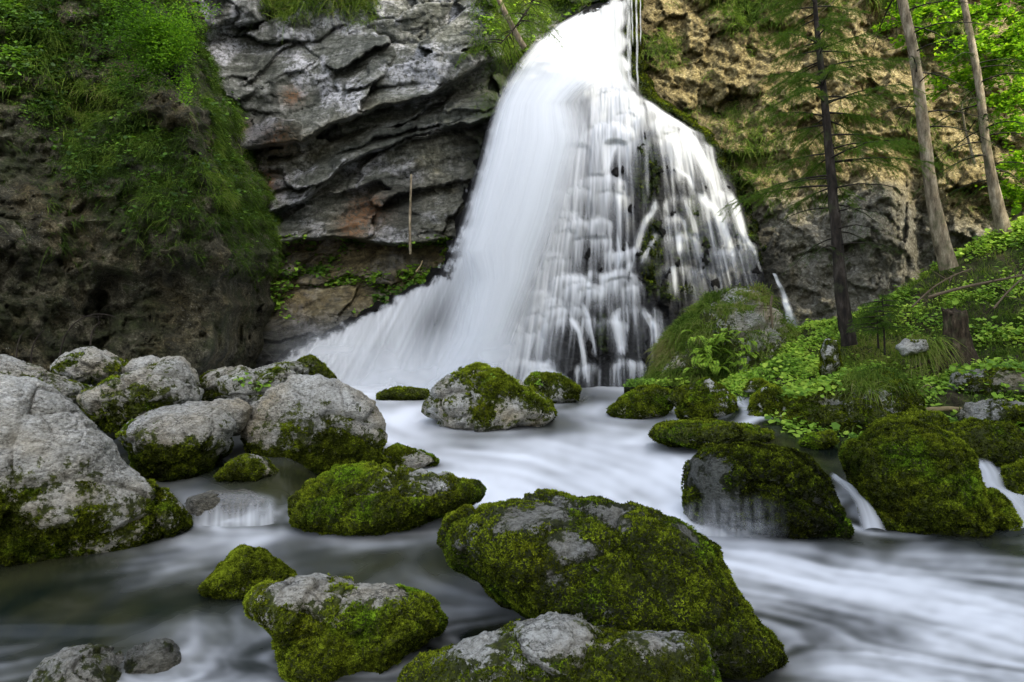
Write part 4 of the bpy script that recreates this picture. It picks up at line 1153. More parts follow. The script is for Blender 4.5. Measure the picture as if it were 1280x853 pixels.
    # thin side threads right of the lip
    for px0, px1, w in ((785, 787, 3.2), (795, 797, 1.6), (789, 791, 1.2), (800, 801, 1.0)):
        ns, nt = 7, 60
        S, T = np.meshgrid(np.linspace(-1, 1, ns), np.linspace(0, 1, nt))
        S, T = S.ravel(), T.ravel()
        yy = -30 + T * (118 + 30 - (w < 1.5) * 60)
        xx = px0 + (px1 - px0) * T + S * w + 1.0 * perlin(np.stack([T * 6, 0 * T + px0, 0 * T], 1), 4)
        a = (1 - S ** 2) * (0.42 + 0.5 * perlin(np.stack([S * 2, T * 9, 0 * T + px0], 1), 2)) * ss(1, .85, T)
        v = mesh_obj("side_thread", P(xx, yy, np.interp(yy, [-30, 120], [22.6, 21.8])), grid_faces(ns, nt), M_VEIL, attrs={"alpha": np.clip(a, 0, .9)})
        keep(v, root)


def build_light():
    w = bpy.data.worlds.new("World")
    scene.world = w
    w.use_nodes = True
    nt = w.node_tree
    nt.nodes.clear()
    out = nt.nodes.new("ShaderNodeOutputWorld")
    bg = nt.nodes.new("ShaderNodeBackground")
    sky = nt.nodes.new("ShaderNodeTexSky")
    sky.sky_type = "NISHITA"
    sky.sun_disc = False
    d = unit(np.array(SUN_DIR))
    el = math.asin(d[2]); az = math.atan2(d[0], d[1])
    sky.sun_elevation = el
    sky.sun_rotation = az
    sky.dust_density = 3.0
    sky.ozone_density = 0.6
    bg.inputs[1].default_value = 0.62
    hs = nt.nodes.new("ShaderNodeHueSaturation")      # thin high cloud: paler than a clear blue sky
    hs.inputs["Saturation"].default_value = 0.5
    nt.links.new(sky.outputs[0], hs.inputs["Color"])
    nt.links.new(hs.outputs[0], bg.inputs[0])
    nt.links.new(bg.outputs[0], out.inputs[0])
    ld = bpy.data.lights.new("sun", "SUN")
    ld.energy = 5.0
    ld.angle = math.radians(0.5)
    ld.color = (1.0, 0.91, 0.68)
    o = bpy.data.objects.new("sun", ld)
    COL.objects.link(o)
    from mathutils import Vector
    o.rotation_euler = Vector(tuple(d)).to_track_quat("Z", "Y").to_euler()


SUN_DIR = (0.50, -0.55, 0.67)

build_light()
LEFT = build_left_cliff()
CENTER = build_center_cliff()
RIGHT = build_right_cliff()
build_waterfall()
build_boulders()
build_water()

#FOLIAGE_BEGIN
# ------------------------------------------------------------------ plants
GREEN = [(0.0, (0.006, 0.012, 0.003)), (0.4, (0.022, 0.042, 0.007)), (0.7, (0.06, 0.10, 0.014)), (1.0, (0.13, 0.19, 0.03))]
GRASSC = [(0.0, (0.015, 0.024, 0.006)), (0.3, (0.055, 0.105, 0.016)), (0.58, (0.17, 0.25, 0.036)), (0.8, (0.25, 0.23, 0.09)), (1.0, (0.45, 0.38, 0.2))]
LEAFC = [(0.0, (0.02, 0.05, 0.008)), (0.35, (0.09, 0.19, 0.02)), (0.7, (0.24, 0.41, 0.04)), (1.0, (0.42, 0.56, 0.07))]
SPRUCEC = [(0.0, (0.014, 0.03, 0.007)), (0.5, (0.065, 0.13, 0.018)), (1.0, (0.2, 0.27, 0.035))]
BEECHC = [(0.0, (0.04, 0.10, 0.008)), (0.5, (0.15, 0.32, 0.018)), (1.0, (0.42, 0.58, 0.04))]
M_GRASS = mat_leaf("grass_blades", GRASSC, 0.35, False)
M_LEAF = mat_leaf("herb_leaves", LEAFC, 0.35)
M_SPRUCE = mat_leaf("spruce_needles", SPRUCEC, 0.3, False)
M_BEECH = mat_leaf("beech_leaves", BEECHC, 0.5)
M_BARK_DARK = mat_bark("bark_dark", (0.008, 0.007, 0.006), (0.028, 0.022, 0.017), (0.07, 0.06, 0.05))
M_BARK_PALE = mat_bark("bark_pale", (0.07, 0.055, 0.035), (0.22, 0.18, 0.12), (0.42, 0.36, 0.26))
M_STUMP = mat_bark("rotten_wood", (0.01, 0.008, 0.005), (0.05, 0.036, 0.022), (0.14, 0.11, 0.07), 12)
M_DEAD = mat_plain("dead_wood", (0.13, 0.10, 0.065))
M_STRAW = mat_plain("dry_twigs", (0.24, 0.19, 0.10))


class Strands:
    """Collects flat ribbons (blades, needles, leaves)."""
    def __init__(self):
        self.V, self.F, self.T, self.n = [], {}, [], 0

    def blades(self, p, d, L, w, droop, tint, segs=3, side=None, tipfade=0.25):
        n = len(p)
        if n == 0:
            return
        d = unit(d)
        L = np.broadcast_to(L, n); w = np.broadcast_to(w, n); droop = np.broadcast_to(droop, n); tint = np.broadcast_to(tint, n)
        if side is None:
            side = unit(np.cross(d, rand_unit(n)))
        rows = []
        for k in range(segs + 1):
            t = k / segs
            c = p + d * (L * t)[:, None] + np.array([0, 0, -1.0]) * (L * droop * t * t)[:, None]
            ww = w * (1 - t) ** 0.7 * (0.7 + 0.6 * min(t * 3, 1))
            if k == segs:
                rows.append(c[:, None, :])
                self.T.append(None)
                self.T.pop()
            else:
                rows.append(np.stack([c - side * ww[:, None], c + side * ww[:, None]], 1))
        B = np.concatenate(rows, 1)                       # n, 2*segs+1, 3
        m = 2 * segs + 1
        tv = np.concatenate([np.repeat(tint[:, None] * (0.6 + 0.4 * (k / segs)), 2, 1) for k in range(segs)] + [tint[:, None] * (1.0)], 1)
        base = self.n + np.arange(n)[:, None] * m
        for k in range(segs - 1):
            self.F.setdefault(4, []).append(base + np.array([2 * k, 2 * k + 1, 2 * k + 3, 2 * k + 2]))
        self.F.setdefault(3, []).append(base + np.array([2 * segs - 2, 2 * segs - 1, 2 * segs]))
        self.V.append(B.reshape(-1, 3)); self.T.append(tv.ravel()); self.n += n * m

    def leaves(self, p, d, nrm, L, w, tint, round_=False):
        n = len(p)
        if n == 0:
            return
        d = unit(d); side = unit(np.cross(d, nrm)); up = np.cross(side, d)
        L = np.broadcast_to(L, n)[:, None]; w = np.broadcast_to(w, n)[:, None]
        q = [(0, 0, 0), (.3, .42, .06), (.7, .38, .05), (1, 0, -.08), (.7, -.38, .05), (.3, -.42, .06)]
        if round_:
            q = [(0, 0, 0), (.1, .45, .08), (.6, .5, .06), (1, 0, -.05), (.6, -.5, .06), (.1, -.45, .08)]
        B = np.stack([p + d * L * a + side * w * b + up * L * c for a, b, c in q], 1)
        base = self.n + np.arange(n)[:, None] * 6
        self.F.setdefault(4, []).append(base + np.array([0, 1, 2, 3]))
        self.F.setdefault(4, []).append(base + np.array([0, 3, 4, 5]))
        self.V.append(B.reshape(-1, 3)); self.T.append(np.repeat(np.broadcast_to(tint, n), 6)); self.n += n * 6

    def build(self, name, mat, parent=None):
        F = [np.concatenate(f) for f in self.F.values()]
        return mesh_obj(name, np.concatenate(self.V), F, mat, attrs={"tint": np.clip(np.concatenate(self.T), 0, 1)}, smooth=False)


class Tubes:
    def __init__(self):
        self.V, self.F, self.n = [], [], 0

    def add(self, pts, radii, sides=6, noise=0.0):
        pts = np.asarray(pts, float)
        m = len(pts)
        radii = np.interp(np.linspace(0, 1, m), np.linspace(0, 1, len(np.atleast_1d(radii))), np.atleast_1d(radii))
        tan = unit(np.gradient(pts, axis=0))
        ref = np.array([0.3, 0.9, 0.2]) if abs(tan[0] @ np.array([0.3, 0.9, 0.2])) < .9 else np.array([1.0, 0, 0])
        a = unit(np.cross(tan, ref)); b = np.cross(tan, a)
        th = np.linspace(0, 2 * math.pi, sides, endpoint=False)
        ring = a[:, None] * np.cos(th)[None, :, None] + b[:, None] * np.sin(th)[None, :, None]
        rr = radii[:, None] * np.ones(sides)
        if noise:
            q = (pts[:, None] + ring * 0.1).reshape(-1, 3)
            rr = rr * (1 + noise * fbm(q * 6, 3, 3).reshape(m, sides))
        v = pts[:, None] + ring * rr[..., None]
        i = self.n + np.arange(m * sides).reshape(m, sides)
        j = np.roll(i, -1, 1)
        self.F.append(np.stack([i[:-1], j[:-1], j[1:], i[1:]], -1).reshape(-1, 4))
        self.V.append(v.reshape(-1, 3)); self.n += m * sides

    def build(self, name, mat):
        return mesh_obj(name, np.concatenate(self.V), np.concatenate(self.F), mat)


def smooth_path(pts, n):
    pts = np.asarray(pts, float)
    s = np.concatenate([[0], np.cumsum(np.linalg.norm(np.diff(pts, axis=0), axis=1))])
    t = np.linspace(0, s[-1], n)
    q = np.stack([np.interp(t, s, pts[:, k]) for k in range(pts.shape[1])], 1)
    if n > 8:
        ker = np.array([1, 2, 3, 2, 1]) / 9.0
        for k in range(q.shape[1]):
            q[2:-2, k] = np.convolve(q[:, k], ker, "valid")
    return q


def ppath(pts, Y, n=12):
    a = smooth_path(pts, n)
    return P(a[:, 0], a[:, 1], np.linspace(*Y, n) if isinstance(Y, tuple) else np.full(n, Y))


# ---- right bank
CREST = [(760, 484), (850, 482), (900, 478), (950, 455), (985, 428), (1010, 412), (1060, 402), (1100, 386), (1140, 362), (1180, 336), (1230, 306), (1280, 284), (1400, 235), (1900, 100)]
CRESTY = [(760, 15), (850, 15), (960, 15.5), (1060, 15.5), (1180, 16), (1280, 16), (1500, 14), (1900, 11)]
FOOT = [(760, 492), (900, 492), (935, 502), (970, 522), (1040, 545), (1160, 556), (1280, 575), (1900, 720)]


def build_bank():
    xs = np.arange(780, 1900, 3.5); ts = np.concatenate([np.linspace(-0.25, 1, 110), np.linspace(1.03, 1.4, 10)])
    X, T = np.meshgrid(xs, ts)
    x, t = X.ravel(), T.ravel()
    pc = poly(CREST, x); pf = poly(FOOT, x); yc = poly(CRESTY, x); yf = water_Y(x, pf) + 0.1
    tt = np.minimum(t, 1)
    py = pf + (pc - pf) * tt + np.maximum(t - 1, 0) * 22
    Y = yf + (yc - yf) * np.clip(tt, -.3, 1) + np.maximum(t - 1, 0) * 14
    p0 = P(x, py, Y)
    dz = 0.45 * fbm(p0 * 0.6, 4, 101) + 0.28 * fbm(p0 * 1.7, 4, 102, .55)
    dz *= (0.12 + 0.88 * ss(930, 1010, x)) * ss(-0.2, 0.15, t) * ss(1.25, .8, t)
    p0[:, 2] += dz
    p0[:, 2] -= 0.35 * ss(0, -.25, t)
    f = grid_faces(len(xs), len(ts))
    o = mesh_obj("ground", p0, f, M_GROUND)
    tag(o, kind="structure")
    return p0, f


def sun_blocker():
    """Unseen blocker added on the right to keep the sun off the stream."""
    ys = np.linspace(-60, 22, 150); hs = np.linspace(0, 1, 50)
    A, B = np.meshgrid(ys, hs)
    a, b = A.ravel(), B.ravel()
    top = np.interp(a, *BLOCKER_TOP)
    top = top + 1.0 * fbm(np.stack([a / 2.2, 0 * a, 0 * a], 1), 4, 111) + 0.9 * fbm(np.stack([a * 1.6, 0 * a, 0 * a], 1), 3, 112)
    z = -1 + (top + 1) * b
    xx = 15.5 + 1.5 * b + 0.8 * fbm(np.stack([a / 3, z / 3, 0 * a], 1), 3, 113)
    v = np.stack([xx, a, z], 1)
    o = mesh_obj("sun_blocker", v, grid_faces(150, 50), M_GROUND)
    tag(o, kind="structure")
    # loose leaves added along its top to soften the shadow edge
    n = 26000
    yy = rng.uniform(-14, 19, n); hgt = rng.exponential(1.5, n) - 0.8
    q = np.stack([17 + rng.normal(0, 1.2, n), yy, np.interp(yy, *BLOCKER_TOP) + hgt * (0.8 + 0.6 * perlin(np.stack([yy / 1.7, 0 * yy, 0 * yy], 1), 114))], 1)
    S = Strands()
    nr = rand_unit(n)
    S.leaves(q, np.cross(nr, rand_unit(n)), nr, rng.uniform(.2, .5, n), rng.uniform(.15, .35, n), rng.random(n))
    tag(S.build("blocker_leaves", M_BEECH), "unseen leaves added over the sun blocker to soften its shadow", "blocker_leaves", kind="stuff")


BLOCKER_TOP = ([-60, -10, -4, -1.5, -0.3, 2, 5.5, 6.3, 7.2, 8.5, 11, 14, 17, 22], [47, 47, 45, 39.5, 35, 31.5, 28.5, 26.5, 13.5, 9, 6, 4, 3, 3])


def grass_on(p, f, n, weight, L, w, up, droop, tintf, S, seed=0, tuft=1, spread=0.05, segs=3, nbias=0.6):
    """Tufts of blades: n roots, each with `tuft` blades."""
    q, nn, idx = scatter(p, f, n, weight)
    nn = np.where((nn @ np.array([0, 0, 1.0]) < -0.2)[:, None], -nn, nn)
    toc = CAM - q
    nn = np.where((((nn * toc).sum(1) < 0) & (nn[:, 2] < 0.3))[:, None], -nn, nn)
    q = np.repeat(q, tuft, 0); nn = np.repeat(nn, tuft, 0)
    m = len(q)
    q = q + rng.normal(0, spread, (m, 3)) * np.array([1, 1, .3])
    d = nn * nbias + np.array([0, 0, up]) + rng.normal(0, 0.35, (m, 3))
    cl = fbm(q * 1.3, 3, 120 + seed)
    tint = np.clip(tintf(q) + 0.5 * cl + 0.25 * fbm(q * .45, 2, 125 + seed) + rng.normal(0, 0.13, m), 0.02, 1)
    S.blades(q, d, L * (0.5 + 0.8 * rng.random(m)), w, droop * (0.6 + 0.8 * rng.random(m)), tint, segs)


def leaf_cover(p, f, n, weight, size, tint0, S, per=5, h=0.12, seed=0):
    q, nn, idx = scatter(p, f, n, weight)
    nn = np.where((nn[:, 2] < -0.1)[:, None], -nn, nn)
    cl = fbm(q * 0.9, 3, 130 + seed)
    q = np.repeat(q, per, 0); nn = np.repeat(nn, per, 0); cl = np.repeat(cl, per)
    m = len(q)
    q = q + rng.normal(0, size * 1.0, (m, 3)) * np.array([1, 1, .4]) + nn * 0.02 + np.array([0, 0, 1.0]) * (h * rng.random(m))[:, None]
    nr = unit(np.array([0, -0.35, 1.0]) + nn * 0.3 + rng.normal(0, 0.4, (m, 3)))
    d = unit(np.cross(nr, rand_unit(m)))
    s = size * (0.5 + 0.9 * rng.random(m))
    S.leaves(q, d, nr, s, s * 0.95, np.clip(tint0 + 0.6 * cl + rng.normal(0, 0.14, m), 0, 1), True)


def pxw(p, fn):
    x, y = proj(p)
    return fn(x, y)


def build_cover():
    # turf hanging on the left cliff
    p, f, g, cx, cy = LEFT
    inview = ((cx > -90) & (cy > -90) & (cy < 400)).astype(float)
    S = Strands()
    w = np.clip(g, 0, 1) ** 1.2 * inview
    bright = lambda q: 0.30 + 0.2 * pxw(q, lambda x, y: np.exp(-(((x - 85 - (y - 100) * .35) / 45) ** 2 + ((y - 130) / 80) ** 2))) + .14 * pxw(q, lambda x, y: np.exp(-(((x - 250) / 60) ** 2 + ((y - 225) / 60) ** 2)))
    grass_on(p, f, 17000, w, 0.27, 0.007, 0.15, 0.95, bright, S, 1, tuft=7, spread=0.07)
    sparse = inview * (0.25 + (fbm(p * 0.9, 3, 140) > 0.22)) * np.clip(1 - g, 0, 1) * (cy < 330)
    grass_on(p, f, 900, sparse, 0.3, 0.006, 0.1, 1.0, lambda q: np.full(len(q), 0.3), S, 2, tuft=7, spread=0.05)
    o = S.build("grass", M_GRASS)
    tag(o, "hanging grass on the dark left cliff", "grass", kind="stuff")
    S = Strands()
    wl = inview * g * (np.exp(-(((cx - 20) / 60) ** 2 + ((cy - 70) / 70) ** 2)) + 0.5 * np.exp(-(((cx - 150) / 40) ** 2 + ((cy - 25) / 30) ** 2)) + 0.12)
    leaf_cover(p, f, 2600, wl, 0.09, 0.12, S, per=6, h=0.2, seed=3)
    tag(S.build("undergrowth", M_LEAF), "dark leafy herbs among the grass at the upper left", "undergrowth", kind="stuff")
    # fringe of turf on top of the grey strata and the green slope at their foot
    p, f, cx, cy, w3 = CENTER
    S = Strands()
    top = ((cy < 26 + 8 * np.sin(cx / 14.0)) & (cx > 325) & (cx < 470) & (cy > -60)) * ss(45, -10, cy)
    grass_on(p, f, 2600, top.astype(float), 0.5, 0.010, 0.3, 0.8, lambda q: np.full(len(q), 0.55), S, 4, tuft=7, spread=0.08)
    top2 = ((cx > 590) & (cx < 760) & (cy < 70) & (cy > -40)) * ss(0, -12, cy - np.interp(cx, [590, 640, 700, 770], [95, 80, 30, 0]))
    grass_on(p, f, 1500, top2.astype(float), 0.45, 0.010, 0.2, 0.8, lambda q: np.full(len(q), 0.45), S, 5, tuft=7, spread=0.08)
    tag(S.build("grass", M_GRASS), "sunlit fringe of grass along the cliff top", "grass", kind="stuff")
    S = Strands()
    wl = w3 * (cx > 325) * (cx < 570) * (cy < 400) * np.clip(fbm(p * 0.7, 3, 150) * 3 + .1, 0, 1) * ss(420, 360, cy)
    leaf_cover(p, f, 1100, wl, 0.13, 0.42, S, per=5, h=0.1, seed=4)
    wl = ((cx > 600) & (cx < 750) & (cy < 75) & (cy > -30)) * np.clip(fbm(p * 0.9, 3, 151) * 3 + .2, 0, 1)
    leaf_cover(p, f, 500, wl, 0.12, 0.6, S, per=6, h=0.2, seed=5)
    tag(S.build("undergrowth", M_LEAF), "patches of green herbs on the brown slope under the strata", "undergrowth", kind="stuff")
    # turf ledges on the right cliff
    p, f, mo, cx, cy = RIGHT
    S = Strands()
    wl = (cx > 790) * (cx < 1300) * (cy > -40) * (cy < 330) * np.clip((mo - 0.32) * 3, 0, 1) + 2.0 * np.exp(-(((cx - 925) / 30) ** 2 + ((cy - 5) / 22) ** 2)) + 1.2 * np.exp(-(((cx - 940) / 35) ** 2 + ((cy - 195) / 40) ** 2)) * (cx > 900)
    grass_on(p, f, 3600, wl, 0.34, 0.009, 0.15, 0.95, lambda q: np.full(len(q), 0.45), S, 6, tuft=6, spread=0.07)
    tag(S.build("grass", M_GRASS), "tussocks of grass clinging to the tan right cliff", "grass", kind="stuff")
    # bank
    p, f = BANK
    bx, by = proj(p)
    S = Strands()
    inv = (bx > 790) * (by > 120) * np.interp(bx, [1340, 1420, 1750, 1800], [1, .35, .35, 0])
    gw = inv * (0.25 + np.clip(fbm(p * 0.6, 3, 160) * 2, 0, 1) + 1.5 * np.exp(-(((bx - 1100) / 70) ** 2 + ((by - 450) / 22) ** 2)))
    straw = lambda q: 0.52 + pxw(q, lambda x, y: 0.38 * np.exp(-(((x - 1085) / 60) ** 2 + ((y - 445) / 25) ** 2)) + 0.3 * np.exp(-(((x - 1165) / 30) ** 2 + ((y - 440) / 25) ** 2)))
    grass_on(p, f, 7000, gw, 0.34, 0.006, 0.75, 0.65, straw, S, 7, tuft=8, spread=0.06)
    tag(S.build("grass", M_GRASS), "grass growing over the green right bank", "grass", kind="stuff")
    S = Strands()
    lw = inv * (0.35 + np.clip(fbm(p * 0.8, 3, 161) * 3 + .3, 0, 1)) * np.clip(1 - 1.1 * np.exp(-(((bx - 1100) / 60) ** 2 + ((by - 445) / 18) ** 2)), 0, 1)
    litter = 1 - 0.9 * np.exp(-(((bx - 1225) / 60) ** 2 + ((by - 355) / 18) ** 2))
    leaf_cover(p, f, 12500, lw * litter * np.clip(.15 + 2.6 * fbm(p * 0.55, 3, 171), 0.03, 1), 0.055, 0.70, S, per=6, h=0.16, seed=6)
    leaf_cover(p, f, 1250, lw * litter * (bx > 960) * np.clip(3 * fbm(p * 0.5, 3, 172), 0, 1), 0.10, 0.72, S, per=4, h=0.22, seed=7)
    tag(S.build("ground_cover", M_LEAF), "low round leaves carpeting the right bank", "ground cover", kind="stuff")


def on_boulder(key, n, L, w, up, droop, tint, tuft, sel, S, spread=0.04):
    o, v, f, mo = BOULDERS[key]
    x, y = proj(v)
    grass_on(v, f, n, sel(x, y).astype(float), L, w, up, droop, lambda q: np.full(len(q), tint), S, 9, tuft=tuft, spread=spread)


def build_knoll():
    k = "tall knoll overgrown with grass at the foot of the falls"
    boulder([(820, 478), (827, 440), (843, 408), (868, 388), (892, 370), (920, 358), (946, 358), (962, 371), (982, 402), (992, 425), (976, 450), (965, 480), (900, 487)], k, Y=16.2, depth=1.3, moss=(0.45, 0.1, 0.9), bare=[(935, 395, 30), (960, 400, 22), (835, 460, 20)], seed=44, rough=1.7, name="rock_knoll")
    o, v, f, mo = BOULDERS[k]
    o["category"] = "knoll"
    x, y = proj(v)
    S = Strands()
    front = np.where((((v - CAM) * normals(v, f)).sum(1) < 6), 1.0, 0.0)
    wq = front * (y < 482) * np.clip(.35 + 2.4 * fbm(v * 1.3, 3, 46), 0.02, 1.6) * (0.5 + 0.8 * (x < 915)) * np.clip(1 - 1.2 * np.exp(-(((x - 955) / 22) ** 2 + ((y - 400) / 30) ** 2)), 0.05, 1)
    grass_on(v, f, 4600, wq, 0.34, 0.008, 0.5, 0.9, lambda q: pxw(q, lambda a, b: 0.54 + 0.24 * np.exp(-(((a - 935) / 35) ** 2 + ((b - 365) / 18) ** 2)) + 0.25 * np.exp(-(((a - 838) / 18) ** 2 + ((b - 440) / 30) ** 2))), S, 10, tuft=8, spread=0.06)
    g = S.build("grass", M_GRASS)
    keep(g, o)
    # fern spilling down the front
    root = empty("fern", P(905.0, 470.0, 14.6))
    tag(root, "bright green fern spilling down the front of the grassy knoll", "fern")
    S = Strands(); T = Tubes()
    for i in range(80):
        bx, by = rng.uniform(866, 940), rng.uniform(414, 462)
        b0 = P(bx, by, 14.75)
        az = rng.uniform(-1.3, 1.3)
        L = rng.uniform(0.35, 0.65)
        dirv = np.array([math.sin(az) * .8, -math.cos(az) * .6, rng.uniform(.2, .7)])
        t = np.linspace(0, 1, 16)
        path = b0 + dirv * (L * t)[:, None] + np.array([0, 0, -1.0]) * (L * 0.75 * t * t)[:, None]
        T.add(path, (0.004, 0.001), 3)
        tan = unit(np.gradient(path, axis=0))
        side = unit(np.cross(tan, [0, 0, 1.0]))
        for sg in (-1, 1):
            d = side * sg + tan * 0.5
            ll = 0.085 * np.sin(np.pi * np.clip(t * 0.9 + 0.1, 0, 1))
            S.leaves(path, d, np.cross(tan, side) + rng.normal(0, .2, (16, 3)), ll, ll * 0.38, np.clip(0.8 + rng.normal(0, .15, 16), 0, 1))
    keep(S.build("frond", M_LEAF), root); keep(T.build("stalk", M_LEAF), root)


def spruce_boughs(trunk, t0, t1, nb, Lf, S, T, tint, azr=(0, 2 * math.pi), droop=0.35, twigs=14, needle=0.045, dens=34, nw=0.0035):
    """Branches with hanging twigs of needles along a trunk polyline."""
    m = len(trunk)
    for i in range(nb):
        t = t0 + (t1 - t0) * (i + rng.random()) / nb
        k = t * (m - 1); a = int(k)
        b0 = trunk[a] + (trunk[min(a + 1, m - 1)] - trunk[a]) * (k - a)
        az = rng.uniform(*azr)
        L = Lf((t - t0) / (t1 - t0)) * rng.uniform(.65, 1.15)
        hd = np.array([math.cos(az), math.sin(az), 0])
        s = np.linspace(0, 1, 10)
        path = b0 + hd * (L * s)[:, None] + np.array([0, 0, 1.0]) * (L * (0.12 * s - droop * s * s + rng.normal(0, .05)))[:, None]
        path += rng.normal(0, 0.012, path.shape) * s[:, None]
        T.add(path, (0.011 + .006 * L, 0.003), 4)
        tan = unit(path[-1] - path[0])
        sd = np.cross(tan, [0, 0, 1.0])
        for j in range(twigs):
            u = 0.25 + 0.75 * (j + rng.random()) / twigs
            q = path[0] + (path[-1] - path[0]) * 0
            kk = u * 9; c = int(min(kk, 8))
            q = path[c] + (path[c + 1] - path[c]) * (kk - c)
            l = L * 0.42 * (1.15 - u * 0.6) * rng.uniform(.5, 1.1)
            dv = unit(sd * (1 if j % 2 else -1) * rng.uniform(.4, 1) + tan * 0.75 + np.array([0, 0, -rng.uniform(.05, .5)]))
            nn = max(int(dens * l / 0.35), 6)
            w = rng.random(nn)
            pos = q + dv * (l * w)[:, None] + np.array([0, 0, -1.0]) * (l * .25 * w * w)[:, None]
            dirs = dv * 0.75 + rng.normal(0, .55, (nn, 3))
            S.blades(pos, dirs, needle * rng.uniform(.7, 1.2, nn), nw, 0.1, np.clip(tint + rng.normal(0, .13, nn) + 0.2 * (w - .5), 0, 1), 1)


def build_trees():
    # dark slim spruce in front of the tan cliff
    Y = 13.6
    trunk = ppath([(1062, 432), (1053, 380), (1046, 300), (1040, 230), (1033, 150), (1026, 80), (1021, 38), (1018, -10), (1014, -60)], Y, 40)
    root = empty("spruce_tree", trunk[0]); tag(root, "slim dark spruce with a thin black trunk and wispy green boughs", "tree")
    T = Tubes(); T.add(trunk, (0.155, 0.115, 0.095, 0.075, 0.05, 0.025), 12, 0.25)
    T.add(ppath([(1058, 432), (1054, 410), (1052, 385)], Y, 8), (0.09, 0.04), 8)
    keep(T.build("trunk", M_BARK_DARK), root)
    S, T = Strands(), Tubes()
    spruce_boughs(trunk, 0.40, 0.93, 58, lambda u: 1.9 - 1.0 * u, S, T, 0.78, droop=0.22, twigs=22, dens=95, needle=0.07, nw=0.0035)
    spruce_boughs(trunk, 0.22, 0.42, 12, lambda u: 1.3, S, T, 0.4, droop=0.35, twigs=9, dens=26, needle=0.055)
    keep(S.build("crown", M_SPRUCE), root)
    keep(T.build("branches", M_BARK_DARK), root)
    # tall pale trunk leaning over the bank
    Y = 15.3
    trunk = ppath([(1186, 336), (1180, 315), (1172, 285), (1163, 230), (1156, 177), (1151, 130), (1146, 85), (1137, 40), (1127, 0), (1116, -60), (1100, -150), (1085, -260)], Y, 40)
    root = empty("tall_tree", trunk[0]); tag(root, "tall tree with a thick pale grey brown trunk at the top of the bank", "tree")
    T = Tubes(); T.add(trunk, (0.20, 0.14, 0.125, 0.115, 0.105, 0.1, 0.09, 0.06), 14, 0.18)
    keep(T.build("trunk", M_BARK_PALE), root)
    S, T = Strands(), Tubes()
    spruce_boughs(trunk, 0.30, 0.55, 14, lambda u: 1.7, S, T, 0.35, droop=0.45, twigs=8, dens=26, needle=0.055)
    spruce_boughs(trunk, 0.6, 1.0, 40, lambda u: 2.4 - u, S, T, 0.45, droop=0.4, twigs=12, dens=40, needle=0.06, nw=0.005)
    keep(S.build("crown", M_SPRUCE), root); keep(T.build("branches", M_BARK_DARK), root)
    T = Tubes()
    for i in range(34):                                # dry bare branches sweeping down to the left
        t = rng.uniform(.62, .98); a = trunk[int(t * 39)]
        L = rng.uniform(1.0, 2.6); az = rng.uniform(2.6, 4.0)
        s = np.linspace(0, 1, 8)
        T.add(a + np.array([math.cos(az), math.sin(az) * .6, 0]) * (L * s)[:, None] + np.array([0, 0, -1.0]) * (L * (.55 * s + .15 * s * s))[:, None] + rng.normal(0, .012, (8, 3)), (0.012, 0.003), 4)
    keep(T.build("dry_branches", M_STRAW), root)
    # slender trunk further right
    Y = 15.9
    trunk = ppath([(1256, 292), (1251, 275), (1240, 225), (1230, 165), (1225, 110), (1216, 60), (1206, 10), (1196, -50), (1180, -160)], Y, 30)
    root = empty("slender_tree", trunk[0]); tag(root, "slender sunlit tree right of the tall pale trunk", "tree")
    T = Tubes(); T.add(trunk, (0.16, 0.10, 0.085, 0.075, 0.065, 0.05), 12, 0.2)
    keep(T.build("trunk", M_BARK_PALE), root)
    S, T = Strands(), Tubes()
    spruce_boughs(trunk, 0.12, 0.5, 22, lambda u: 1.5, S, T, 0.42, droop=0.5, twigs=10, dens=34, needle=0.06, nw=0.005)
    keep(S.build("crown", M_SPRUCE), root); keep(T.build("branches", M_BARK_DARK), root)
    trunk = ppath([(1219, 205), (1213, 185), (1206, 160), (1202, 130)], 16.6, 12)
    root = empty("sapling_stem", trunk[0]); tag(root, "thin pale leafless stem between the two right hand trunks", "sapling")
    T = Tubes(); T.add(trunk, (0.035, 0.02), 6); keep(T.build("trunk", M_BARK_PALE), root)
    # beech leaning in from the right
    Y = 16.8
    trunk = ppath([(1420, 330), (1400, 200), (1370, 60), (1330, -60), (1280, -160)], Y, 24)
    root = empty("beech_tree", trunk[0]); tag(root, "sunlit beech with fresh green leaves reaching in at the upper right", "tree")
    T = Tubes(); T.add(trunk, (0.16, 0.05), 10, 0.2)
    keep(T.build("trunk", M_BARK_PALE), root)
    S, T = Strands(), Tubes()
    limbs = [[(1385, 130), (1320, 70), (1262, 45), (1215, 48), (1185, 72)], [(1360, 30), (1290, 15), (1235, 20), (1190, 5), (1150, 25), (1118, 30)], [(1345, -20), (1270, -20), (1200, -25), (1130, 5)], [(1390, 160), (1330, 120), (1285, 110), (1240, 130)],
             [(1395, 190), (1335, 175), (1290, 190), (1262, 215)], [(1350, -40), (1290, 60), (1250, 90), (1215, 110)], [(1340, -60), (1310, 20), (1280, 60)], [(1400, 215), (1345, 225), (1300, 215), (1272, 190)], [(1360, 40), (1300, 80), (1262, 140)], [(1370, 60), (1310, 40), (1260, 70), (1205, 95), (1170, 120)], [(1345, -30), (1260, 0), (1190, 30), (1130, 50)], [(1395, 180), (1340, 150), (1290, 150), (1245, 165)], [(1400, 230), (1350, 250), (1300, 245), (1255, 235)], [(1350, 0), (1300, 30), (1240, 60), (1200, 70)]]
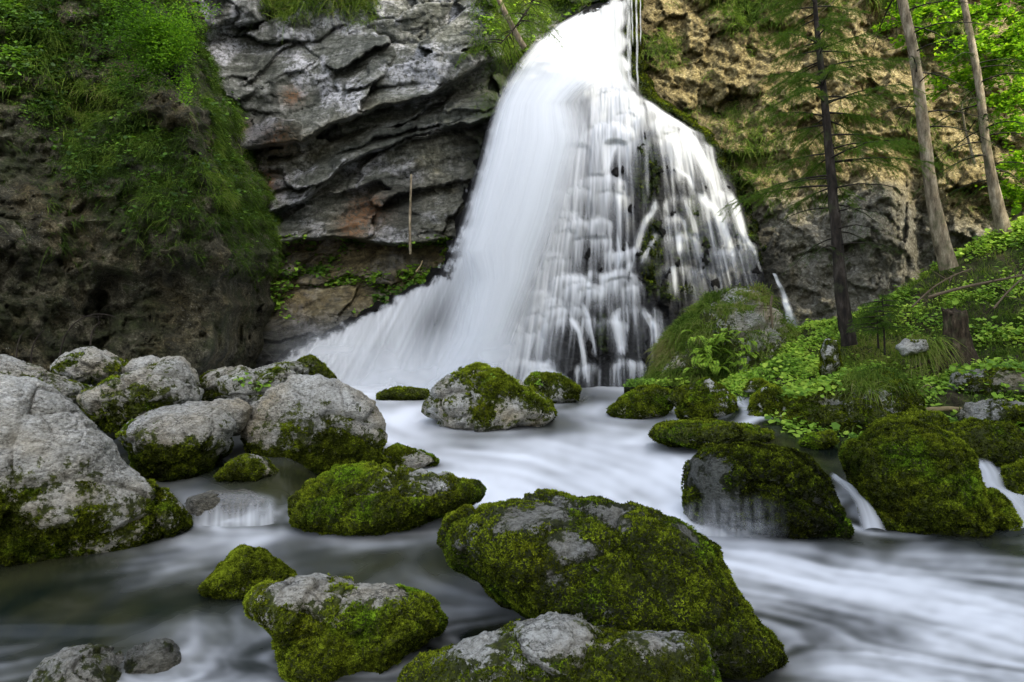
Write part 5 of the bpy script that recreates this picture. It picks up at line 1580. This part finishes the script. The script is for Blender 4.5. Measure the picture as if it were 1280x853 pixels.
    for li, pts in enumerate(limbs):
        path = ppath(pts, (Y, Y + rng.uniform(-1.2, 1.2)), 24)
        T.add(path, (0.03, 0.005), 5)
        for j in range(60):
            k = rng.integers(4, 23)
            d = unit(rng.normal(0, 1, 3) * np.array([1, .8, .35]) + np.array([-.5, 0, 0]))
            L = rng.uniform(.3, .8)
            s = np.linspace(0, 1, 9)
            tw = path[k] + d * (L * s)[:, None] + np.array([0, 0, -.25]) * (L * s * s)[:, None]
            T.add(tw, (0.005, 0.0015), 3)
            m = 26
            q = tw[rng.integers(2, 9, m)] + rng.normal(0, .03, (m, 3))
            nr = unit(np.array([0, 0, 1.0]) + rng.normal(0, .35, (m, 3)))
            dd = unit(d + rng.normal(0, .7, (m, 3)))
            S.leaves(q, dd - nr * (dd * nr).sum(1)[:, None], nr, rng.uniform(.08, .13, m), rng.uniform(.06, .09, m), np.clip(.55 + rng.normal(0, .2, m), 0, 1))
    keep(S.build("crown", M_BEECH), root); keep(T.build("branches", M_BARK_DARK), root)
    # spruce clinging to the cliff left of the lip
    Y = 21.2
    trunk = ppath([(656, 60), (646, 45), (636, 25), (624, 2), (612, -30)], (Y + .6, Y), 14)
    root = empty("leaning_trunk", trunk[0]); tag(root, "pale dead trunk leaning against the cliff left of the fall's lip", "dead trunk")
    T = Tubes(); T.add(trunk, (0.10, 0.08), 9, 0.2); keep(T.build("trunk", M_BARK_PALE), root)
    trunk = ppath([(690, -60), (672, -10), (655, 20), (640, 40), (625, 55)], 21.0, 16)
    root = empty("hanging_spruce", trunk[0]); tag(root, "yellow green spruce boughs drooping beside the top of the fall", "tree")
    T = Tubes(); T.add(trunk, (0.06, 0.02), 6); keep(T.build("trunk", M_BARK_DARK), root)
    S, T = Strands(), Tubes()
    spruce_boughs(trunk, 0.15, 1.0, 34, lambda u: 1.3, S, T, 0.85, droop=0.7, twigs=12, dens=36, needle=0.075, nw=0.007)
    keep(S.build("crown", M_SPRUCE), root); keep(T.build("branches", M_BARK_DARK), root)
    # bush at the upper left
    c = P(190.0, 45.0, 14.9)
    root = empty("bush", P(205.0, 110.0, 15.2)); tag(root, "feathery light green bush on the grassy cliff at the upper left", "bush")
    S, T = Strands(), Tubes()
    base = P(222.0, 108.0, 15.3)
    for i in range(90):
        tx, ty = 190 + rng.normal(0, 34), 40 + rng.normal(0, 34)
        e = P(tx, ty, 14.6 + rng.normal(0, .45))
        s = np.linspace(0, 1, 10)
        path = base + (e - base) * s[:, None] + np.array([0, 0, .35]) * (np.sin(s * math.pi))[:, None]
        T.add(path, (0.008, 0.002), 3)
        m = 130
        k = rng.integers(4, 10, m)
        q = path[k] + rng.normal(0, .11, (m, 3))
        nr = unit(np.array([0.1, -.3, 1.0]) + rng.normal(0, .5, (m, 3)))
        dd = unit(np.cross(nr, rand_unit(m)))
        bb = 0.42 + .25 * np.clip((q[:, 0] - c[0]) / 0.8, -1, 1)
        S.leaves(q, dd, nr, rng.uniform(.05, .09, m), .034, np.clip(bb - .26 + rng.normal(0, .16, m), 0, 1))
    keep(S.build("leaves", M_BEECH), root); keep(T.build("twigs", M_BARK_DARK), root)
    # two-stemmed young conifer on the bank
    root = empty("young_spruce", P(1105.0, 442.0, 12.6)); tag(root, "small young conifer with two thin stems standing on the bank", "sapling")
    S, T = Strands(), Tubes()
    T2 = Tubes()
    for pts in ([(1106, 444), (1105, 415), (1104, 385), (1102, 368)], [(1098, 436), (1097, 415), (1096, 390)]):
        tr = ppath(pts, 12.6, 12)
        T2.add(tr, (0.02, 0.008), 6)
        spruce_boughs(tr, 0.45, 1.0, 22, lambda u: .6 - .3 * u, S, T, 0.6, droop=0.2, twigs=10, dens=90, needle=0.05, nw=.004)
    keep(T2.build("trunk", M_BARK_DARK), root); keep(S.build("crown", M_SPRUCE), root); keep(T.build("branches", M_BARK_DARK), root)


def build_wood():
    # stump
    root = empty("tree_stump", P(1200.0, 455.0, 12.4)); tag(root, "rotten brown tree stump with exposed roots on the bank", "stump")
    n, m = 40, 26
    th, hh = np.meshgrid(np.linspace(0, 2 * math.pi, n, endpoint=False), np.linspace(0, 1, m))
    th, hh = th.ravel(), hh.ravel()
    c0 = P(1200.0, 462.0, 12.4); c1 = P(1193.0, 388.0, 12.4)
    axis = c0 + (c1 - c0) * hh[:, None]
    r = 0.18 + 0.20 * (1 - hh) ** 3 + 0.05 * np.sin(th * 5 + 1) * (0.4 + (1 - hh)) + 0.09 * fbm(np.stack([np.cos(th) * 1.5, np.sin(th) * 1.5, hh * 2.5], 1), 4, 7) + 0.03 * fbm(np.stack([np.cos(th) * 6, np.sin(th) * 6, hh * 4], 1), 3, 7)
    v = axis + np.stack([np.cos(th) * r, np.sin(th) * r, 0 * r], 1)
    v[:, 2] += np.where(hh > .92, 0.10 * fbm(np.stack([np.cos(th) * 2, np.sin(th) * 2, 0 * th], 1), 3, 8) + 0.05 * np.sin(th), 0)
    i = np.arange(n * m).reshape(m, n); j = np.roll(i, -1, 1)
    F = np.stack([i[:-1], j[:-1], j[1:], i[1:]], -1).reshape(-1, 4)
    top = len(v)
    v = np.concatenate([v, [v[-n:].mean(0) - np.array([0, 0, .08])]])
    F3 = np.stack([i[-1], j[-1], np.full(n, top)], 1)
    keep(mesh_obj("stump_body", v, [F, F3], M_STUMP), root)
    T = Tubes()
    for pts in ([(1190, 455), (1170, 462), (1150, 475), (1140, 488)], [(1205, 452), (1225, 462), (1235, 478)], [(1196, 455), (1190, 470), (1192, 485)], [(1180, 450), (1160, 452), (1142, 460)]):
        T.add(ppath(pts, (12.4, 12.0), 12), (0.06, 0.015), 7, .3)
    keep(T.build("roots", M_STUMP), root)
    S = Strands()
    q = P(rng.uniform(1135, 1180, 260), rng.uniform(422, 448, 260), 12.3)
    S.blades(q, rng.normal(0, .4, (260, 3)) + np.array([0, -.6, .2]), rng.uniform(.35, .7, 260), 0.007, 1.1, np.clip(.75 + rng.normal(0, .12, 260), 0, 1), 3)
    tag(S.build("grass_tussock", M_GRASS), "straw coloured tussock hanging beside the stump", "grass tussock")

    def branch(pts, Y, r, label, mat=M_DEAD, name="fallen_branch", twigs=0, group=None):
        T = Tubes(); pp = ppath(pts, Y, 14)
        c = pp[0].copy()
        T.add(pp - c, r, 7, .2)
        for k in range(twigs):
            a = pp[rng.integers(3, 13)] - c
            d = unit(rng.normal(0, 1, 3) * np.array([1, .5, .6])); L = rng.uniform(.2, .5)
            T.add(a + d * (L * np.linspace(0, 1, 6))[:, None], (r[-1] * .6 + .002, .001), 4)
        o = T.build(name, mat); o.location = c
        tag(o, label, "branch", group)
        return o
    branch([(1150, 514), (1165, 512), (1185, 511), (1201, 512)], 10.6, (0.045, 0.04), "short pale peeled log lying by the water below the bank", M_STRAW, "fallen_log")["category"] = "log"
    branch([(1160, 372), (1200, 360), (1240, 352), (1290, 342)], (14.0, 13.6), (0.035, 0.02), "long brown branch lying across the upper bank", twigs=8)
    branch([(1242, 386), (1255, 370), (1270, 355), (1290, 338)], 13.4, (0.022, 0.012), "thin steep branch above the stump near the right edge", twigs=4)
    branch([(1140, 384), (1165, 360), (1190, 345), (1215, 336)], 14.2, (0.022, 0.012), "grey branch lying below the tall pale trunk", twigs=6)
    branch([(1170, 490), (1160, 480), (1148, 488)], 11.2, (0.012, 0.006), "bent dry twig above the short pale log", M_STRAW)
    branch([(1168, 507), (1155, 492), (1146, 483)], 11.0, (0.010, 0.005), "straight dry stick leaning over the short pale log", M_STRAW)
    branch([(513, 318), (512, 280), (513, 250), (514, 218)], 22.0, (0.05, 0.035), "bare upright pole standing against the grey cliff", M_BARK_PALE, "dead_pole")["category"] = "pole"
    branch([(965, 370), (963, 385), (966, 410)], 15.0, (0.03, 0.02), "short broken stick upright on the grassy knoll", twigs=3)
    branch([(520, 340), (526, 332), (528, 326)], 21.0, (0.03, 0.015), "pale broken stick at the foot of the grey cliff", M_STRAW)
    # bramble arcs by the left cliff
    for k, pts in enumerate(([(75, 445), (78, 425), (90, 405), (108, 394), (128, 391), (145, 397)], [(39, 455), (40, 435), (46, 422), (56, 412)], [(113, 432), (114, 418), (120, 407), (126, 402)], [(20, 450), (22, 430), (27, 418), (36, 410)])):
        lab = ["largest dark bramble stem arching over the far grey boulder", "second bramble stem from the left, a short bent hook", "thin bramble hook just above the far grey boulder", "leftmost faint bramble stem against the dark cliff"][k]
        branch(pts, 11.0, (0.014, 0.006), lab, M_BARK_DARK, "bramble_stem", twigs=6 if k == 0 else 1, group="bramble stems by the left cliff")["category"] = "bramble"
    # sprigs
    GB, BB = "low grey boulder with a sprig of green leaves behind the heap", "brown and green boulder standing below the white veil"
    for px, py, Y, n, lab, bk in ((325, 489, 9.2, 6, "tiny leafy sprig on the low grey boulder of the heap", GB), (300, 473, 9.6, 4, "tiny sprig higher on the low grey boulder", GB), (612, 470, 12.0, 5, "small herb on the crest of the brown and green boulder", BB), (677, 476, 13.9, 5, "small herb on the mossy rock below the cascade", "mossy rock just right of the brown and green boulder")):
        S = Strands()
        bv = BOULDERS[bk][1]
        bxx, byy = proj(bv)
        near = np.flatnonzero(np.hypot(bxx - px, byy - py) < 7)
        c = bv[near[np.argmin(np.linalg.norm(bv[near] - CAM, axis=1))]] if len(near) else P(float(px), float(py), Y)
        q = rng.normal(0, .035, (n * 3, 3)) + np.array([0, 0, .04])
        nr = unit(np.array([0, -.5, 1.0]) + rng.normal(0, .3, (n * 3, 3)))
        S.leaves(q, np.cross(nr, rand_unit(n * 3)), nr, .075, .06, np.clip(.6 + rng.normal(0, .12, n * 3), 0, 1))
        o = S.build("small_plant", M_LEAF); o.location = c
        tag(o, lab, "plant")
    # little side fall
    ns, nt = 9, 60
    Sx, Tt = np.meshgrid(np.linspace(-1, 1, ns), np.linspace(0, 1, nt)); Sx, Tt = Sx.ravel(), Tt.ravel()
    yy = 342 + 74 * Tt
    xx = np.interp(yy, [342, 360, 376, 395, 416], [968, 976, 982, 987, 997]) + Sx * np.interp(yy, [342, 380, 416], [2.5, 6, 10]) + 2 * perlin(np.stack([Tt * 7, Sx, 0 * Sx], 1), 3)
    a = (1 - Sx ** 2) * np.clip(.6 + .9 * perlin(np.stack([Sx * 3, Tt * 2.5, 0 * Sx], 1), 9), 0, 1)
    rp, rf, _, rx, ry = RIGHT
    yr = np.array([rp[np.argmin((rx - a_) ** 2 + (ry - b_) ** 2), 1] for a_, b_ in zip(xx, yy)])
    yr = np.convolve(np.pad(yr, 30, "edge"), np.ones(61) / 61, "valid")
    o = mesh_obj("small_waterfall", P(xx, yy, yr - .7), grid_faces(ns, nt), M_VEIL, attrs={"alpha": np.clip(a, 0, .9)})
    tag(o, "thin white side fall trickling behind the grassy knoll", "waterfall")
    # little falls between the mossy boulders on the right
    for pts, wd, Yr, lab in (([(1040, 590), (1050, 598), (1066, 608), (1080, 625), (1088, 645), (1092, 660)], (5, 17), (7.1, 6.3), "short white fall between the wet boulder and the mossy dome"),
                             ([(1225, 572), (1236, 590), (1240, 606), (1258, 618), (1274, 635), (1282, 660)], (16, 22), (7.5, 6.35), "short white fall right of the mossy dome")):
        ns, nt = 15, 60
        Sx, Tt = np.meshgrid(np.linspace(-1, 1, ns), np.linspace(0, 1, nt)); Sx, Tt = Sx.ravel(), Tt.ravel()
        a_ = np.array(smooth_path(pts, nt))
        xx = np.repeat(a_[:, 0], ns) + Sx * (wd[0] + (wd[1] - wd[0]) * Tt)
        yy = np.repeat(a_[:, 1], ns) + Sx * Sx * 5
        al = (1 - np.abs(Sx) ** 3) * np.clip(.75 + .35 * perlin(np.stack([Sx * 3, Tt * 1.5, 0 * Sx], 1), 9), 0, 1) * ss(0, .1, Tt)
        o = mesh_obj("small_cascade", P(xx, yy, Yr[0] + (Yr[1] - Yr[0]) * Tt), grid_faces(ns, nt), M_VEIL, attrs={"alpha": np.clip(al, 0, .9)})
        tag(o, lab, "cascade")
    ns, nt = 90, 40
    Sx, Tt = np.meshgrid(np.linspace(0, 1, ns), np.linspace(0, 1, nt)); Sx, Tt = Sx.ravel(), Tt.ravel()
    arch = np.sqrt(np.clip(1 - (2 * Sx - 1) ** 2, 0, 1))
    xx = 228 + 122 * Sx; yy = 624 - 13 * arch + (660 - 624 + 13 * arch) * Tt
    st = perlin(np.stack([Sx * 11, Tt * 1.1, 0 * Sx], 1), 21) + .6 * perlin(np.stack([Sx * 27, Tt * 1.5, 0 * Sx], 1), 22)
    al = np.clip(.22 + .45 * ss(.35, 1, Tt) + .28 * st * ss(.1, .5, Tt), 0, .9) * ss(0, .12, Sx) * ss(1, .88, Sx) * ss(0, .2, Tt)
    o = mesh_obj("small_cascade", P(xx, yy, 6.95 - 0.32 * np.sin(Tt * 1.57) - .16 * arch), grid_faces(ns, nt), M_VEIL, attrs={"alpha": al})
    tag(o, "thin sheet of water over the smooth rock in the left pool", "cascade")
    o_, bv, bf, bm = BOULDERS["dark wet mossy boulder with water sliding over its left side"]
    bxx, byy = proj(bv); bd = bv[:, 1]
    Sx, Tt = np.meshgrid(np.linspace(0, 1, ns), np.linspace(0, 1, nt)); Sx, Tt = Sx.ravel(), Tt.ravel()
    yt = 628 - 14 * np.sin(Sx * 3.14) + 4 * perlin(np.stack([Sx * 5, 0 * Sx, 0 * Sx], 1), 8)
    xx = 850 + 140 * Sx; yy = yt + (672 - yt) * Tt
    su = np.flatnonzero((bxx > 840) & (bxx < 1000) & (byy > 600) & (byy < 685) & (bd < np.median(bd)))
    dep = np.array([bd[su[np.argpartition((bxx[su] - a_) ** 2 + (byy[su] - b_) ** 2, 10)[:10]]].min() for a_, b_ in zip(xx, yy)])
    st = perlin(np.stack([Sx * 14, Tt * 1.1, 0 * Sx], 1), 24) + .6 * perlin(np.stack([Sx * 33, Tt * 1.5, 0 * Sx], 1), 25)
    al = np.clip(.12 + .40 * ss(.5, 1, Tt) + .16 * st, 0, .8) * ss(-.1, .5, Tt) * ss(1, .7, Sx) * ss(0, .2, Tt) * (1 - .45 * ss(.2, .8, Sx))
    o = mesh_obj("small_cascade", P(xx, yy, np.minimum(dep, np.median(dep) + .1) - .10 - .08 * Tt), grid_faces(ns, nt), M_VEIL, attrs={"alpha": al})
    tag(o, "misty film of water sliding off the dark wet boulder", "cascade")
    # grass tufts on the broad mound
    S = Strands()
    on_boulder("broad mossy mound topped with tufts of grass", 420, .34, .006, .5, .95, .62, 9, lambda x, y: (y < 492) * np.exp(-((x - 1085) / 45) ** 2) + .1 * (y < 490), S)
    on_boulder("pale flecked mossy rock right of the little rapids", 40, .2, .005, .5, .9, .5, 6, lambda x, y: (y < 495), S)
    tag(S.build("grass", M_GRASS), "pale grass tufts drooping over the broad mossy mound", "grass", kind="stuff")
    S = Strands()
    o_, v, f, mo = BOULDERS["broad mossy mound topped with tufts of grass"]
    x, y = proj(v)
    leaf_cover(v, f, 160, (y < 500) * (x < 1060) * 1.0, 0.07, .5, S, per=5, h=.1, seed=9)
    o_, v, f, mo = BOULDERS["grey slab of rock under the bank at the right edge"]
    x, y = proj(v)
    leaf_cover(v, f, 60, (y < 470) * 1.0, 0.08, .5, S, per=5, h=.1, seed=9)
    tag(S.build("undergrowth", M_LEAF), "small round leaves sprouting on the mossy rocks of the bank", "undergrowth", kind="stuff")


BANK = build_bank()
sun_blocker()
build_knoll()
build_cover()
build_trees()
build_wood()
#FOLIAGE_END

scene.cycles.use_denoising = True
scene.cycles.max_bounces = 6
scene.cycles.transparent_max_bounces = 24
scene.cycles.caustics_reflective = False
scene.cycles.caustics_refractive = False
scene.view_settings.view_transform = "Standard"
scene.view_settings.look = "None"
scene.view_settings.exposure = 0.0
scene.view_settings.gamma = 1.0
print("script seconds", round(time.time() - T0, 1))
